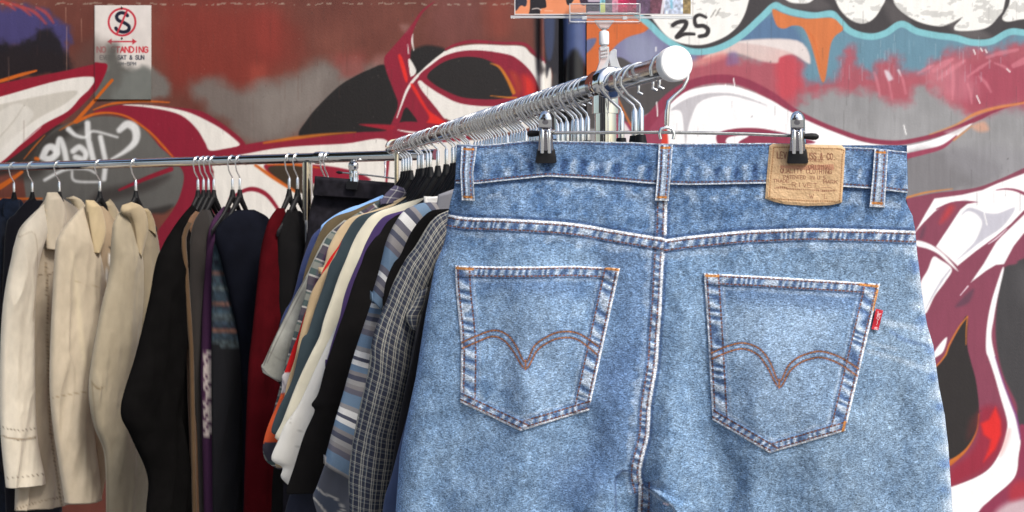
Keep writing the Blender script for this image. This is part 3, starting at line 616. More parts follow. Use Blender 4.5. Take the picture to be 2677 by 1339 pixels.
# ================================================================== racks
HA, HB = .1495, .131                                   # rail axis above the camera
A0 = np.array([.1693, 1.05, CAMZ+HA]); A1 = np.array([-.2955, 2.50, CAMZ+HA])
B0 = PT(0, 437, F*HB/105.0); B0[2] = CAMZ+HB; B1 = PT(1034, 407, F*HB/135.0); B1[2] = CAMZ+HB
def on_rail(P0, P1, px):
    k = (px-CX)/F; d = P1-P0
    t = (P0[0]-k*P0[1])/(k*d[1]-d[0]); return P0+t*d
UA = nrm(A1-A0); UB = nrm(B1-B0)
EA = np.array([-UA[1], UA[0], 0]);  EB = -np.array([-UB[1], UB[0], 0])
if EA[0] > 0: EA = -EA
NA = -UA if UA[1] > 0 else UA                          # normals of the hanging garments, towards the camera
NB = UB if UB[1] < 0 else -UB
if EB[1] > 0: EB = -EB                                 # in-plane direction towards picture-left / the camera
def circ(c, u, w, r, n=28): return [c+r*(math.cos(2*math.pi*k/n)*u+math.sin(2*math.pi*k/n)*w) for k in range(n)]

ra = thing('clothes_rack', 'shiny chrome rack running diagonally away with a white round end cap', 'clothes rack', (A0[0]+UA[0]*.7, A0[1]+UA[1]*.7, 0))
RA = .0165
UP_ = on_rail(A0, A1, 1583)
m = MB(); m.tube([A0, UP_], .0122, 28); m.tube([UP_-UA*.004, UP_, A1], [.0145, .0158, .0158], 28); m.build('rail', RAILM, ra)
# near end cap: a slightly domed disc
m = MB(); prof = [(-.006, .0168), (-.0055, .0182), (-.002, .0186), (.0045, .0187), (.0064, .0182), (.0074, .017), (.0080, .012), (.0083, .006), (.0084, .0005)]
m.tube([A0-UA*a for a, r in prof], [r for a, r in prof], 64); m.build('end_cap', CAPREFL, ra, sharp=18)
m = MB(); prof = [(-.01, .0172), (-.01, .019), (.006, .019), (.014, .015), (.018, .008), (.0185, .001)]
m.tube([A1+UA*a for a, r in prof], [r for a, r in prof], 28); m.build('end_cap', CHROME, ra)
def upright(par, P, r, name='upright'):
    m = MB(); m.tube([(P[0], P[1], .03), (P[0], P[1], P[2]-.012)], r, 20); m.build(name, CHROME, par)
UPA = on_rail(A0, A1, 1583); upright(ra, UPA, .0135)
m = MB(); m.tube([UPA-UA*.022, UPA-UA*.02, UPA+UA*.02, UPA+UA*.022], [.0175, .0195, .0195, .0175], 24)
m.tube([(UPA[0], UPA[1], UPA[2]-.015), (UPA[0], UPA[1], UPA[2]-.036)], .0165, 20); m.build('joint', CHROME, ra)
UPB = A1-UA*.045; upright(ra, UPB, .0058)
PV = np.array([-UA[1], UA[0], 0])
for P in (UPA, UPB):
    m = MB(); a, b = np.array([P[0], P[1], .045])+PV*.28, np.array([P[0], P[1], .045])-PV*.28
    m.tube([a, b], .014, 14); m.build('foot', CHROME, ra)
# rack behind
rb = thing('clothes_rack', 'chrome rack with the horizontal rail running behind the coats on the left', 'clothes rack', ((B0[0]+B1[0])/2, (B0[1]+B1[1])/2, 0))
m = MB(); m.tube([B0-UB*.9, B1+UB*.12], .0135, 24); m.build('rail', CHROME, rb)
P = on_rail(B0, B1, 835); m = MB(); m.tube([P-UB*.012, P-UB*.01, P+UB*.01, P+UB*.012], [.014, .0165, .0165, .014], 24); m.build('collar', CHROME, rb)
P = on_rail(B0, B1, 806)-EB*0+NB*.0; P = P+EB*.004
m = MB(); m.tube([(P[0], P[1], CAMZ-.035), (P[0], P[1], CAMZ+HB-.012)], .0132, 24); m.build('upright', CHROME, rb)
m = MB(); m.tube([(P[0], P[1], .03), (P[0], P[1], CAMZ-.05), (P[0], P[1], CAMZ-.034)], [.0095, .0095, .0105], 18); m.build('upright', CHROME, rb)
P = B0-UB*.8; upright(rb, P, .0132)
for P in (on_rail(B0, B1, 806), B0-UB*.8):
    m = MB(); m.tube([(P[0]+EB[0]*.25, P[1]+EB[1]*.25, .045), (P[0]-EB[0]*.25, P[1]-EB[1]*.25, .045)], .014, 12); m.build('foot', CHROME, rb)

# ------------------------------------------------------------------ coat hangers
def arc(c, r, a0, a1, n): return [(c[0]+r*math.cos(math.radians(a0+(a1-a0)*k/n)), c[1]+r*math.sin(math.radians(a0+(a1-a0)*k/n))) for k in range(n+1)]
def make_hanger(rad, dz, hl, sl):
    """local: x along the hanger, z up, origin on the rail axis"""
    t = bpy.data.objects.new('coat_hanger', None); COL.objects.link(t); t.empty_display_size = .05
    R = rad+.0045
    pts = [(0, -.06-dz), (0, -.034-dz), (.0015, -.0295-dz), (.014, -.019-dz*.6), (R+.0012, -.008), (R+.0015, .001)]+[(x*1.0, z) for x, z in arc((0, rad-R+.0), R, 8, 195, 16)]+[(-R-.0045, -.0125)]
    m = MB(); m.tube([(x, 0, z) for x, z in pts], .00185, 8); m.build('hook', HOOKM, t, world=False)
    m = MB(); m.tube([(0, 0, -.072-dz), (0, 0, -.07-dz), (0, 0, -.037-dz), (0, 0, -.033-dz)], [.0034, .0037, .0037, .0022], 10); m.build('neck', HOOKM, t, world=False)
    m = MB(); N_ = 41; V = []
    # shoulder bar: thin flattened tube, tall in the middle, drooping to the ends
    for i in range(N_):
        x = -hl+2*hl*i/(N_-1); a = abs(x)/hl; ax = abs(x)
        z = -.083-dz-1.45*min(ax, .038)-sl*max(ax-.038, 0); hh = .009+.006*math.exp(-(ax/.03)**2); tt = .0045*(1-a)+.0028
        for k in range(10):
            th = 2*math.pi*k/10; V.append((x, tt*math.cos(th), z+hh*math.sin(th)))
    m.add(V, [(i*10+k, i*10+(k+1) % 10, (i+1)*10+(k+1) % 10, (i+1)*10+k) for i in range(N_-1) for k in range(10)]+[tuple(range(10)), tuple((N_-1)*10+k for k in range(10))])
    o = m.build('shoulders', BLACKP, t, world=False)
    m = MB(); m.tube([(0, 0, -.086-dz), (0, 0, -.076-dz), (0, 0, -.064-dz)], [.010, .0075, .0055], 10); m.build('socket', BLACKP, t, world=False)
    return t
PROTO = {}
def place_hanger(rail, px, label, group, jit=0, short=False):
    P0, P1, e, rad = (A0, A1, EA, RA) if rail == 'A' else (B0, B1, EB, .0135)
    P = on_rail(P0, P1, px); ang = math.atan2(e[1], e[0])+jit
    key = rail+('s' if short else '')
    if key not in PROTO:
        r = PROTO[key] = make_hanger(rad, 0 if rail == 'A' else .018, {'A': .085, 'As': .058, 'B': .08, 'Bs': .03}[key], .62 if rail == 'A' else 1.05)
    else:
        src = PROTO[key]; r = src.copy(); COL.objects.link(r)
        for ch in list(src.children):
            d = ch.copy(); COL.objects.link(d); d.parent = r
    if rail == 'A': P = P-np.array([0, 0, .0043 if px > 1600 else .0007])
    r.location = P; r.rotation_euler = (random.uniform(-.02, .02), 0, ang)
    tag(r, label, 'coat hanger', group); return r

# ------------------------------------------------------------------ garments
class Plane:
    def __init__(s, P, e, n): s.P = np.array(P); s.e = nrm(e); s.n = nrm(n); s.C = np.array([0, 0, CAMZ])
    def sz(s, px, py):
        d = np.array([(px-CX)/F, 1.0, -(py-HY)/F]); t = np.dot(s.n, s.P-s.C)/np.dot(s.n, d); q = s.C+t*d
        return np.dot(q-s.P, s.e), q[2]-s.P[2]
    def at(s, a, z, off=0): return s.P+a*s.e+np.array([0, 0, 1.0])*z+off*s.n
def resample(pts, n):
    p = cr(pts) if len(pts) > 2 else np.array(pts, float)
    d = np.r_[0, np.cumsum(np.hypot(*np.diff(p, axis=0).T))]; t = np.linspace(0, d[-1], n)
    return np.column_stack([np.interp(t, d, p[:, 0]), np.interp(t, d, p[:, 1])])
SEED = [0]
def panel(name, pl, Lp, Rp, mat, parent, th=.012, off=0.0, nu=22, nv=70, fold=.004, fk=3.0, metric=False, paint=None, base=(128,)*3, back=True, puff=.5, drop=0, wid=None, wr=.5):
    """a stuffed cloth panel between two traced edges; Rp None = mirror of the left edge about the hanger's middle.
    metric: edges already in hanger coordinates (metres)."""
    SEED[0] += 1; sd = SEED[0]*1.37
    q = Plane(pl.P+off*pl.n, pl.e, pl.n)                   # the edges lie on the panel's own middle plane
    Ls = np.array(Lp, float) if metric else np.array([q.sz(x, y) for x, y in Lp])
    if Rp is None: Rs = Ls*np.array([-1, 1])
    elif isinstance(Rp, (int, float)):
        k = np.linspace(0, 1, len(Ls)); w = Rp*np.clip(k*5+.15, 0, 1); Rs = np.column_stack([Ls[:, 0]-w, Ls[:, 1]-.015*np.clip(1-k*3, 0, 1)])
    else: Rs = np.array(Rp, float) if metric else np.array([q.sz(x, y) for x, y in Rp])
    L = resample(Ls, nv); R = resample(Rs, nv)
    u = .5-.5*np.cos(np.linspace(0, np.pi, nu))            # denser at the edges
    U, Vv = np.meshgrid(u, np.linspace(0, 1, nv))
    A = L[:, None, 0]*(1-U)+R[:, None, 0]*U; Zz = L[:, None, 1]*(1-U)+R[:, None, 1]*U
    prof = np.clip(1-(2*U-1)**2, 0, 1)**puff
    top = np.clip(Vv*7+.12, 0, 1)
    width = np.hypot(*(L-R).T).mean(); length = max(np.hypot(*np.diff(L, axis=0).T).sum(), np.hypot(*np.diff(R, axis=0).T).sum())
    f = (fbm(A*fk*9+3*Zz, Zz*fk*1.6, sd, 3)-.5)*2*fold*np.clip(Vv*2.2, .25, 1)+ (fbm(A*30, Zz*26, sd+4, 3)-.5)*fold*wr
    # diagonal drag lines from shoulder
    rg = 1-np.abs(2*fbm(A*fk*7+2*Zz, Zz*fk*1.1, sd+21, 2)-1)
    f += fold*1.1*(rg**4-.3)*np.clip(Vv*3, .2, 1)
    f += fold*.3*np.sin((A*1.0+Zz*.35)*fk*14+fbm(A*5, Zz*4, sd+8, 2)*9)*np.clip(Vv*2, 0, 1)
    edge = np.clip(np.minimum(U, 1-U)*9, 0, 1)
    fr = off+th*prof*top+f*edge
    bk = off-th*prof*top*(.9 if back else .2)+f*edge*.3-.0015
    up = np.array([0, 0, 1.0])
    def pos(o): return pl.P+A[..., None]*pl.e+Zz[..., None]*up+o[..., None]*pl.n
    G = np.concatenate([pos(fr), pos(bk)[:, ::-1][:, 1:-1]], 1)
    # turn the hem in so that the cloth has a thick lower edge
    hem = G[-1:].copy(); cen = hem.mean(1, keepdims=True); hem = hem+(pl.n*-.0015)+up*.004
    mid = pos(np.full_like(fr, 0)+off)[-1]; inner = np.concatenate([mid, mid[::-1][1:-1]])[None]*.6+hem*.4+up*.012
    G = np.concatenate([G, inner], 0)
    uu = np.concatenate([U, U[:, ::-1][:, 1:-1]], 1)*width; vv = np.concatenate([Vv, Vv[:, :-2] if False else Vv[:, 1:-1]], 1)*length
    uu = np.concatenate([uu, uu[-1:]]); vv = np.concatenate([vv, vv[-1:]])
    ny, nx = G.shape[:2]; col = None
    if paint is not None:
        P3 = G.reshape(-1, 3); PX = CX+P3[:, 0]*F/P3[:, 1]; PY = HY-(P3[:, 2]-CAMZ)*F/P3[:, 1]
        cv = Canvas(PX, PY, base); cv.U = uu.ravel()/max(width, 1e-6); cv.W = vv.ravel()/max(length, 1e-6); paint(cv); col = cv.linear(.92)
    return mesh_np(name, G.reshape(-1, 3), grid_faces(ny, nx, True), mat, parent, True, col, np.column_stack([uu.ravel(), vv.ravel()]))
def garment(name, cat, label, rail, px, group, jit=0, hang=None, rest=None):
    P0, P1, e, n = (A0, A1, EA, NA) if rail == 'A' else (B0, B1, EB, NB)
    P = on_rail(P0, P1, px); t = thing(name, label, cat, (P[0], P[1], P[2]-.16), 0, group)
    place_hanger(rail, px, hang, 'hangers on the diagonal rail' if rail == 'A' else 'hangers on the rear rail', jit)
    return t, Plane(P, e, n)
def cloth(name, col, noise=.12, rough=.9, bump=.25, sheen=.15, nscale=18): return plain(name, col, rough=rough, noise=noise, nscale=nscale, bump=bump, bscale=900, spec=.15, sheen=sheen)
def body_default(pl, t, mat, hem=-.74, th=.012, w=.155, neck=.03, **k):
    L = [(neck, -.134), (.08, -.156), (w-.025, -.182), (w, -.22), (w+.002, -.30), (w+.004, -.45), (w+.01, hem)]
    return panel('body', pl, L, None, mat, t, th=th, metric=True, nu=30, nv=60, **k)
def sleeve_mirror(pl, t, mat, Lp, w, **k):
    Ls = np.array([pl.sz(x, y) for x, y in Lp]); Ls = Ls*np.array([-1, 1]); kk = np.linspace(0, 1, len(Ls))
    Rs = np.column_stack([Ls[:, 0]+w*np.clip(kk*5+.15, 0, 1), Ls[:, 1]])
    return panel('sleeve', pl, Ls, Rs, mat, t, metric=True, **k)

# ---------- rear rail: coats and knitwear
GB = 'garments hanging on the rear rail'
DEN = cloth('dark_denim', (32, 42, 60), noise=.3, nscale=60)
t, pl = garment('denim_jacket', 'jacket', 'dark blue denim jacket at the far left edge, left of the cream jackets', 'B', 37, GB, .03, 'black coat hanger carrying the dark denim jacket at the far left')
panel('body', pl, [(8, 518), (-60, 570), (-100, 640), (-120, 900), (-120, 1420)], [(55, 522), (68, 560), (60, 700), (45, 1000), (50, 1420)], DEN, t, th=.03, fold=.006)
panel('collar', pl, [(12, 530), (8, 560), (20, 590)], [(50, 520), (52, 570), (36, 610)], DEN, t, th=.008, off=.03, nv=14, nu=10)
panel('sleeve', pl, [(-20, 560), (-70, 640), (-80, 900), (-70, 1200)], [(20, 570), (12, 700), (0, 900), (4, 1240)], DEN, t, th=.03, off=.03, fold=.006)
t, pl = garment('dark_jacket', 'jacket', 'black jacket mostly hidden between the denim jacket and the first cream jacket', 'B', 85, GB, -.02, 'black coat hanger carrying the hidden black jacket beside the denim jacket')
panel('body', pl, [(72, 524), (40, 560), (14, 620), (6, 1000), (20, 1420)], None, cloth('navy_wool', (22, 22, 30)), t, th=.025, off=.012, fold=.005)

def coat_paint(base, hi, extra):
    def f(c):
        X, Y = c.X, c.Y
        c.C += ((fbm(X*.02, Y*.012, 7)-.5)*18)[:, None]
        extra(c)
    return f
COAT = attrmat('suede', rough=.85, spec=.15, noise=.07, nscale=(60, 60, 30), noise2=.05, n2scale=(700, 700, 700), bump=.25, bscale=500, sheen=.2)
def dots(c, pts, n, col, r=2.6, op=.75):
    p = resample(np.array(pts, float), n)
    for x, y in p: c.stroke(col, [(x-1.6, y-1.4), (x+1.6, y+1.4)], r, 2.0, op)
# first cream jacket with whip-stitched seams
ST = (96, 80, 62)
def pb(c):
    c.stroke((150, 132, 106), [(120, 690), (126, 800), (126, 950), (130, 1100), (150, 1250), (160, 1320)], 5, 4, .8)
    dots(c, [(122, 690), (127, 900), (131, 1100), (150, 1250), (162, 1320)], 62, ST, 3)
    dots(c, [(90, 722), (142, 714)], 9, ST, 2.4); dots(c, [(46, 1330), (110, 1310), (166, 1300)], 16, ST)
t, pl = garment('cream_jacket', 'jacket', 'pale cream suede jacket with whip stitched cuffs, leftmost of the three beige jackets', 'B', 155, GB, .02, 'black coat hanger carrying the pale whip stitched jacket')
panel('body', pl, [(126, 512), (88, 570), (64, 640), (52, 800), (46, 1100), (42, 1336)], [(165, 520), (215, 560), (250, 640), (250, 800), (240, 1100), (175, 1318)], COAT, t, puff=.36, th=.027, off=0, nu=60, nv=220, fold=.009, paint=coat_paint(0, 0, pb), base=(184, 170, 150))
def ps(c):
    dots(c, [(9, 1118), (50, 1126), (90, 1120)], 9, ST); dots(c, [(12, 1142), (50, 1150), (92, 1146)], 16, ST); dots(c, [(20, 1250), (70, 1246), (112, 1240)], 8, ST)
    c.stroke((160, 140, 112), [(4, 1140), (50, 1148), (94, 1142)], 2.5, 3, .7)
    c.stroke((164, 144, 118), [(60, 590), (48, 620), (90, 610), (98, 700), (86, 840)], 2, 3, .6)
panel('sleeve', pl, [(118, 530), (62, 588), (42, 640), (36, 669), (12, 799), (4, 981), (6, 1137), (18, 1262), (20, 1276)], [(142, 570), (120, 620), (99, 680), (86, 799), (86, 981), (93, 1137), (114, 1250), (115, 1264)], COAT, t, puff=.36, th=.027, off=.034, nu=46, nv=200, fold=.007, paint=coat_paint(0, 0, ps), base=(218, 208, 190))
def pc(c): c.stroke((104, 86, 66), [(116, 550), (117, 590), (121, 652)], 3, 3, .8); dots(c, [(120, 550), (121, 600), (127, 650)], 9, (226, 206, 176), 4)
panel('collar', pl, [(124, 503), (117, 540), (118, 590), (122, 652)], [(150, 503), (166, 535), (172, 585), (150, 656)], COAT, t, th=.016, off=.04, nu=24, nv=50, fold=.003, paint=coat_paint(0, 0, pc), base=(210, 197, 175))
panel('collar', pl, [(172, 518), (186, 526), (196, 546), (200, 570)], [(192, 512), (212, 524), (224, 546), (222, 580)], COAT, t, th=.012, off=-.01, nu=16, nv=30, fold=.002, paint=coat_paint(0, 0, lambda c: 0), base=(206, 190, 160))
# second
t, pl = garment('beige_jacket', 'jacket', 'beige cotton jacket with upright collar, middle of the three beige jackets', 'B', 262, GB, -.03, 'black coat hanger carrying the middle beige jacket')
def p4(c):
    c.stroke((232, 228, 220), [(284, 660), (286, 680), (275, 740), (271, 790)], [4, 6, 5, 3], 3, .9); c.stroke((120, 104, 80), [(291, 650), (290, 700), (276, 780)], 3, 3, .8)
    c.stroke((52, 44, 36), [(288, 646), (294, 654)], 6, 3)
panel('body', pl, [(228, 535), (178, 600), (166, 700), (160, 1000), (182, 1300)], [(270, 540), (325, 600), (330, 700), (318, 1000), (262, 1298)], COAT, t, puff=.36, th=.024, nu=40, nv=120, fold=.007, paint=coat_paint(0, 0, p4), base=(168, 146, 118))
def p4s(c):
    c.stroke((132, 114, 86), [(196, 735), (230, 746), (262, 750)], 2, 3, .5); c.stroke((134, 116, 88), [(138, 1040), (190, 1030), (232, 1024)], 2.2, 3, .7)
    c.stroke((214, 200, 170), [(188, 660), (200, 760), (215, 900), (230, 980)], [6, 12, 12, 4], 14, .5)
panel('sleeve', pl, [(222, 535), (190, 570), (160, 612), (147, 669), (134, 955), (139, 1085), (160, 1230), (174, 1318)], [(240, 560), (252, 640), (270, 730), (258, 830), (238, 980), (236, 1060), (250, 1200), (262, 1306)], COAT, t, puff=.36, th=.027, off=.024, nu=46, nv=180, fold=.008, paint=coat_paint(0, 0, p4s), base=(190, 176, 154))
panel('collar', pl, [(224, 523), (228, 560), (236, 610), (244, 662)], [(246, 524), (266, 552), (274, 610), (256, 664)], COAT, t, th=.015, off=.045, nu=20, nv=40, fold=.003, paint=coat_paint(0, 0, lambda c: c.stroke((96, 80, 58), [(229, 556), (237, 610), (245, 662)], 3.5, 3, .8)), base=(196, 176, 140))
panel('collar', pl, [(276, 530), (282, 560), (290, 600)], [(288, 520), (312, 560), (324, 600)], COAT, t, th=.012, off=0, nu=16, nv=30, fold=.002, paint=coat_paint(0, 0, lambda c: 0), base=(200, 182, 150))
# third
t, pl = garment('beige_jacket', 'jacket', 'darker beige jacket with rolled sleeve next to the long black coat', 'B', 355, GB, .02, 'black coat hanger carrying the darker beige jacket')
panel('body', pl, [(330, 545), (305, 600), (300, 720), (290, 1000), (290, 1430)], [(372, 545), (402, 590), (414, 660), (412, 760), (400, 1000), (398, 1430)], COAT, t, puff=.36, th=.024, nu=40, nv=120, fold=.008, paint=coat_paint(0, 0, lambda c: c.stroke((120, 104, 78), [(372, 590), (376, 700), (370, 900)], 3, 4, .5)), base=(142, 129, 106))
def p5(c):
    c.stroke((120, 102, 74), [(240, 1000), (256, 1016), (272, 1012)], [2, 5, 2], 5, .8); c.stroke((112, 96, 70), [(240, 996), (250, 1100), (262, 1140), (280, 1200), (282, 1339)], [3, 2, 2, 3, 4], 4, .5)
panel('sleeve', pl, [(320, 545), (300, 580), (296, 614), (291, 711), (265, 825), (237, 1002), (250, 1111), (278, 1189), (282, 1339), (284, 1430)], [(350, 570), (364, 640), (370, 730), (366, 850), (358, 930), (322, 1040), (332, 1120), (378, 1220), (390, 1339), (392, 1430)], COAT, t, puff=.36, th=.028, off=.03, nu=46, nv=200, fold=.009, paint=coat_paint(0, 0, p5), base=(160, 148, 126))
panel('collar', pl, [(320, 536), (318, 556), (344, 580), (356, 660)], [(344, 528), (374, 545), (384, 600), (366, 680)], COAT, t, th=.015, off=.045, nu=20, nv=40, fold=.003, paint=coat_paint(0, 0, lambda c: c.stroke((96, 80, 58), [(340, 558), (352, 600), (358, 660)], 3.5, 3, .8)), base=(172, 155, 126))
panel('collar', pl, [(374, 545), (378, 570), (384, 600)], [(386, 545), (402, 580), (406, 620)], COAT, t, th=.012, off=.01, nu=14, nv=24, fold=.002, paint=coat_paint(0, 0, lambda c: 0), base=(180, 160, 126))
# black coat, brown, grey, purple, patterned, navy, red, black
def strip(name, cat, label, px, L, R, mat, hang, th=.024, jit=0, fold=.006, off=0, **k):
    t, pl = garment(name, cat, label, 'B', px, GB, jit, hang); panel('body', pl, L, R, mat, t, th=th, off=off, nu=26, nv=90, fold=fold, **k); return t, pl
BLK = plain('black_wool', (13, 12, 12), rough=.95, noise=.25, nscale=20, bump=.2, bscale=900, spec=.05); 
t, pl = strip('black_coat', 'coat', 'long black coat with bent sleeve next to the beige jackets', 518, [(508, 535), (490, 570), (470, 640), (440, 800), (430, 1430)], [(530, 545), (548, 640), (552, 800), (552, 1430)], BLK, 'black coat hanger carrying the long black coat')
panel('sleeve', pl, [(502, 535), (468, 578), (432, 640), (412, 690), (395, 783), (359, 929), (319, 1068), (345, 1140), (391, 1246), (387, 1339), (390, 1430)], [(520, 560), (520, 640), (500, 740), (485, 900), (470, 1060), (480, 1140), (495, 1246), (500, 1430)], BLK, t, th=.036, off=.03, nu=30, nv=120, fold=.006)
t, pl = strip('brown_jacket', 'jacket', 'narrow view of a tan brown jacket just right of the black coat', 533, [(512, 552), (482, 590), (470, 640), (478, 700), (489, 877), (492, 940), (500, 1200), (506, 1430)], [(530, 560), (545, 640), (548, 900), (550, 1430)], cloth('tan_wool', (110, 82, 62)), 'black coat hanger carrying the tan brown jacket', off=.02)
m = cloth('olive_zip', (86, 66, 46)); panel('placket', pl, [(492, 580), (476, 620), (480, 700), (493, 877), (497, 950), (506, 1430)], [(502, 584), (487, 624), (491, 700), (503, 877), (506, 950), (514, 1430)], m, t, th=.006, off=.042, nu=8, nv=40, fold=.001)
t, pl = strip('grey_jacket', 'jacket', 'charcoal grey jacket between the tan jacket and the purple cardigan', 545, [(528, 548), (506, 590), (498, 680), (505, 900), (520, 1150), (528, 1430)], [(550, 550), (570, 640), (576, 900), (576, 1430)], cloth('charcoal', (44, 40, 38)), 'black coat hanger carrying the charcoal jacket', off=.03)
def ppurp(c):
    c.C[:] = (58, 26, 58); X, Y = c.X, c.Y
    b = (Y > 916) & (Y < 1138) & (X > 531); c.C[b] = (190, 176, 170)
    for y0, kind in ((935, 0), (985, 1), (1010, 2), (1050, 0), (1085, 1), (1110, 0)):
        if kind == 0:
            for s in (-1, 1): c.stroke((70, 34, 66), [(533, y0-16*s), (549, y0), (565, y0+16*s)], 5, 3)
        elif kind == 1:
            for x in (540, 556): c.stroke((70, 34, 66), [(x, y0), (x+1, y0+4)], 7, 3)
        else: c.stroke((70, 34, 66), [(534, y0+14), (549, y0-4), (563, y0+14)], 6, 3)
    for k in range(26):
        y = 918+k*8.4; 
        if k % 3 == 0: c.stroke((96, 60, 88), [(531, y), (537, y+3)], 3, 2)
t, pl = strip('purple_cardigan', 'cardigan', 'purple cardigan with a white patterned band down its edge', 560, [(585, 540), (558, 575), (548, 610), (545, 669), (536, 800), (532, 919), (530, 1000), (535, 1137), (540, 1339), (545, 1430)], [(604, 542), (594, 600), (578, 669), (570, 800), (566, 919), (568, 1137), (570, 1339), (572, 1430)], attrmat('purple_knit', rough=.9, noise=.15, nscale=(200, 200, 200), bump=.4, bscale=700), 'black coat hanger carrying the purple cardigan', off=.045, paint=ppurp, base=(72, 32, 72))
def pfair(c):
    X, Y = c.X, c.Y; c.C[:] = (14, 14, 19); Y2 = Y-(X-556)*.08
    rows = [(640, (64, 84, 98)), (665, (80, 98, 108)), (690, (58, 78, 92)), (712, (128, 92, 84)), (722, (64, 86, 100)), (745, (96, 108, 112)), (762, (56, 76, 92)), (788, (130, 92, 82)), (800, (62, 84, 100)), (820, (86, 100, 108)), (838, (58, 76, 94)), (858, (136, 94, 80)), (868, (60, 80, 96)), (890, (84, 98, 104)), (903, None)]
    for (y0, col), (y1, _) in zip(rows[:-1], rows[1:]):
        mm = (Y2 >= y0) & (Y2 < y1); v = fbm(X*.16+y0, Y*.22, 3, 2)
        c.C[mm] = np.array(col)*(.36+.56*v[mm])[:, None]
    dm = (Y2 > 640) & (Y2 < 900) & (np.abs(((Y2 % 24)-12)) < 2.2) & ((X % 7) < 4); c.C[dm] = (34, 36, 48)
t, pl = strip('patterned_jumper', 'jumper', 'knitted jumper with blue and rust fair isle rows beside the purple cardigan', 608, [(592, 555), (566, 620), (557, 700), (556, 800), (556, 1000), (560, 1430)], [(620, 560), (650, 640), (655, 800), (655, 1430)], attrmat('fair_isle', rough=.95, noise=.12, nscale=(150, 150, 150), bump=.5, bscale=600), 'black coat hanger carrying the fair isle jumper', off=.02, paint=pfair, base=(24, 24, 32))
NAVY = plain('navy_knit', (14, 16, 25), rough=.95, noise=.25, nscale=20, bump=.3, bscale=700, spec=.08)
t, pl = strip('navy_jumper', 'jumper', 'broad shouldered navy jumper left of the dark red blouse', 628, [(618, 550), (574, 588), (566, 625), (584, 690), (606, 780), (632, 905), (640, 1100), (640, 1430)], [(664, 548), (704, 575), (716, 640), (712, 760), (700, 900), (690, 1430)], NAVY, 'black coat hanger carrying the navy jumper', th=.034, off=.03, fold=.005)
t, pl = strip('red_blouse', 'blouse', 'dark red long sleeved blouse between the navy jumper and a black cardigan', 757, [(726, 544), (704, 580), (688, 659), (680, 725), (666, 857), (653, 1000), (643, 1339), (640, 1430)], [(744, 545), (752, 620), (750, 800), (735, 1000), (716, 1430)], plain('red_knit', (66, 8, 14), rough=.95, noise=.2, nscale=18, bump=.3, bscale=700, spec=.05), 'black coat hanger carrying the dark red blouse', th=.03, fold=.008)
t, pl = strip('black_cardigan', 'cardigan', 'black cardigan hanging right of the dark red blouse by the chrome post', 778, [(752, 548), (736, 590), (728, 650), (726, 880), (714, 1100), (700, 1430)], [(786, 552), (806, 600), (812, 800), (830, 1430)], cloth('black_knit', (13, 12, 13), noise=.3, sheen=0), 'black coat hanger carrying the black cardigan', th=.03, fold=.007)
for px in (848, 858): place_hanger('B', px, 'black coat hanger behind the dark jeans waistband, neck just showing', 'hangers behind the dark jeans', 0, True)

# ---------- dark jeans on a small clip hanger, hung face on behind the shirts
Pj = on_rail(B0, B1, 985); jp = Plane((Pj[0], Pj[1]+.03, Pj[2]), (-1, .06, 0), (-.06, -1, 0))
t = thing('dark_jeans', 'charcoal black jeans clipped by the waist behind the row of shirts', 'jeans', (Pj[0], Pj[1]+.03, Pj[2]-.1))
BJ = plain('black_denim', (32, 30, 36), rough=.9, noise=.45, nscale=55, bump=.35, bscale=600, spec=.15)
panel('legs', jp, [(822, 505), (808, 560), (798, 640), (776, 740), (748, 850), (735, 1000), (730, 1430)], [(1062, 515), (1070, 600), (1080, 800), (1080, 1430)], BJ, t, th=.025, fold=.004, nu=40)
panel('waistband', jp, [(823, 460), (821, 485), (818, 512)], [(1066, 481), (1066, 502), (1066, 527)], BJ, t, th=.018, off=.012, nu=40, nv=16, fold=.003)

# ---------- front rail: shirts, far to near
GA = 'shirts crowded on the diagonal rail'
def shirt(name, cat, label, px, L, mat, w=.13, th=.009, hem=-.74, body=True, off=.008, hang=None, bodymat=None, nv=90, fold=.005, hemw=.155, **k):
    t, pl = garment(name, cat, label, 'A', px, GA, random.uniform(-.03, .03), hang)
    if body: body_default(pl, t, bodymat or mat, hem=hem, th=th, fold=fold, w=hemw)
    panel('sleeve', pl, L, w, mat, t, th=th, off=off, nv=nv, fold=fold, **k)
    Ls = np.array([pl.sz(x, y) for x, y in L])*np.array([-1, 1]); kk = np.linspace(0, 1, len(Ls))
    ww = w if isinstance(w, (int, float)) else .13
    panel('sleeve', pl, Ls, np.column_stack([Ls[:, 0]+ww*np.clip(kk*5+.15, 0, 1), Ls[:, 1]]), bodymat or mat, t, th=th, off=off, metric=True, nu=14, nv=40, fold=fold)
    return t, pl
def H(s): return 'black coat hanger with chrome hook carrying '+s
shirt('denim_shirt', 'shirt', 'dark blue denim shirt, farthest of the shirts on the diagonal rail', 1053, [(860, 578), (822, 610), (808, 635), (788, 690), (766, 775), (744, 815), (730, 860), (725, 960)], cloth('indigo', (50, 60, 98), noise=.2), hang=H('the farthest dark denim shirt'))
shirt('blue_shirt', 'shirt', 'light blue shirt with only its pale shoulder showing behind the olive shirt', 1060, [(1000, 510), (944, 534), (921, 541), (881, 559), (846, 584), (838, 598), (834, 640), (825, 700)], cloth('sky_blue', (132, 172, 222)), hang=H('the light blue shirt'))
shirt('olive_shirt', 'shirt', 'olive brown shirt in front of the light blue shoulder', 1067, [(1000, 520), (962, 533), (922, 551), (881, 564), (853, 582), (837, 606), (824, 636), (809, 672), (793, 725), (780, 800), (770, 870)], cloth('olive', (90, 78, 58)), hang=H('the olive brown shirt'))
WASH = attrmat('washed_denim', rough=.9, noise=.15, nscale=(40, 40, 40), noise2=.1, bump=.3, bscale=700)
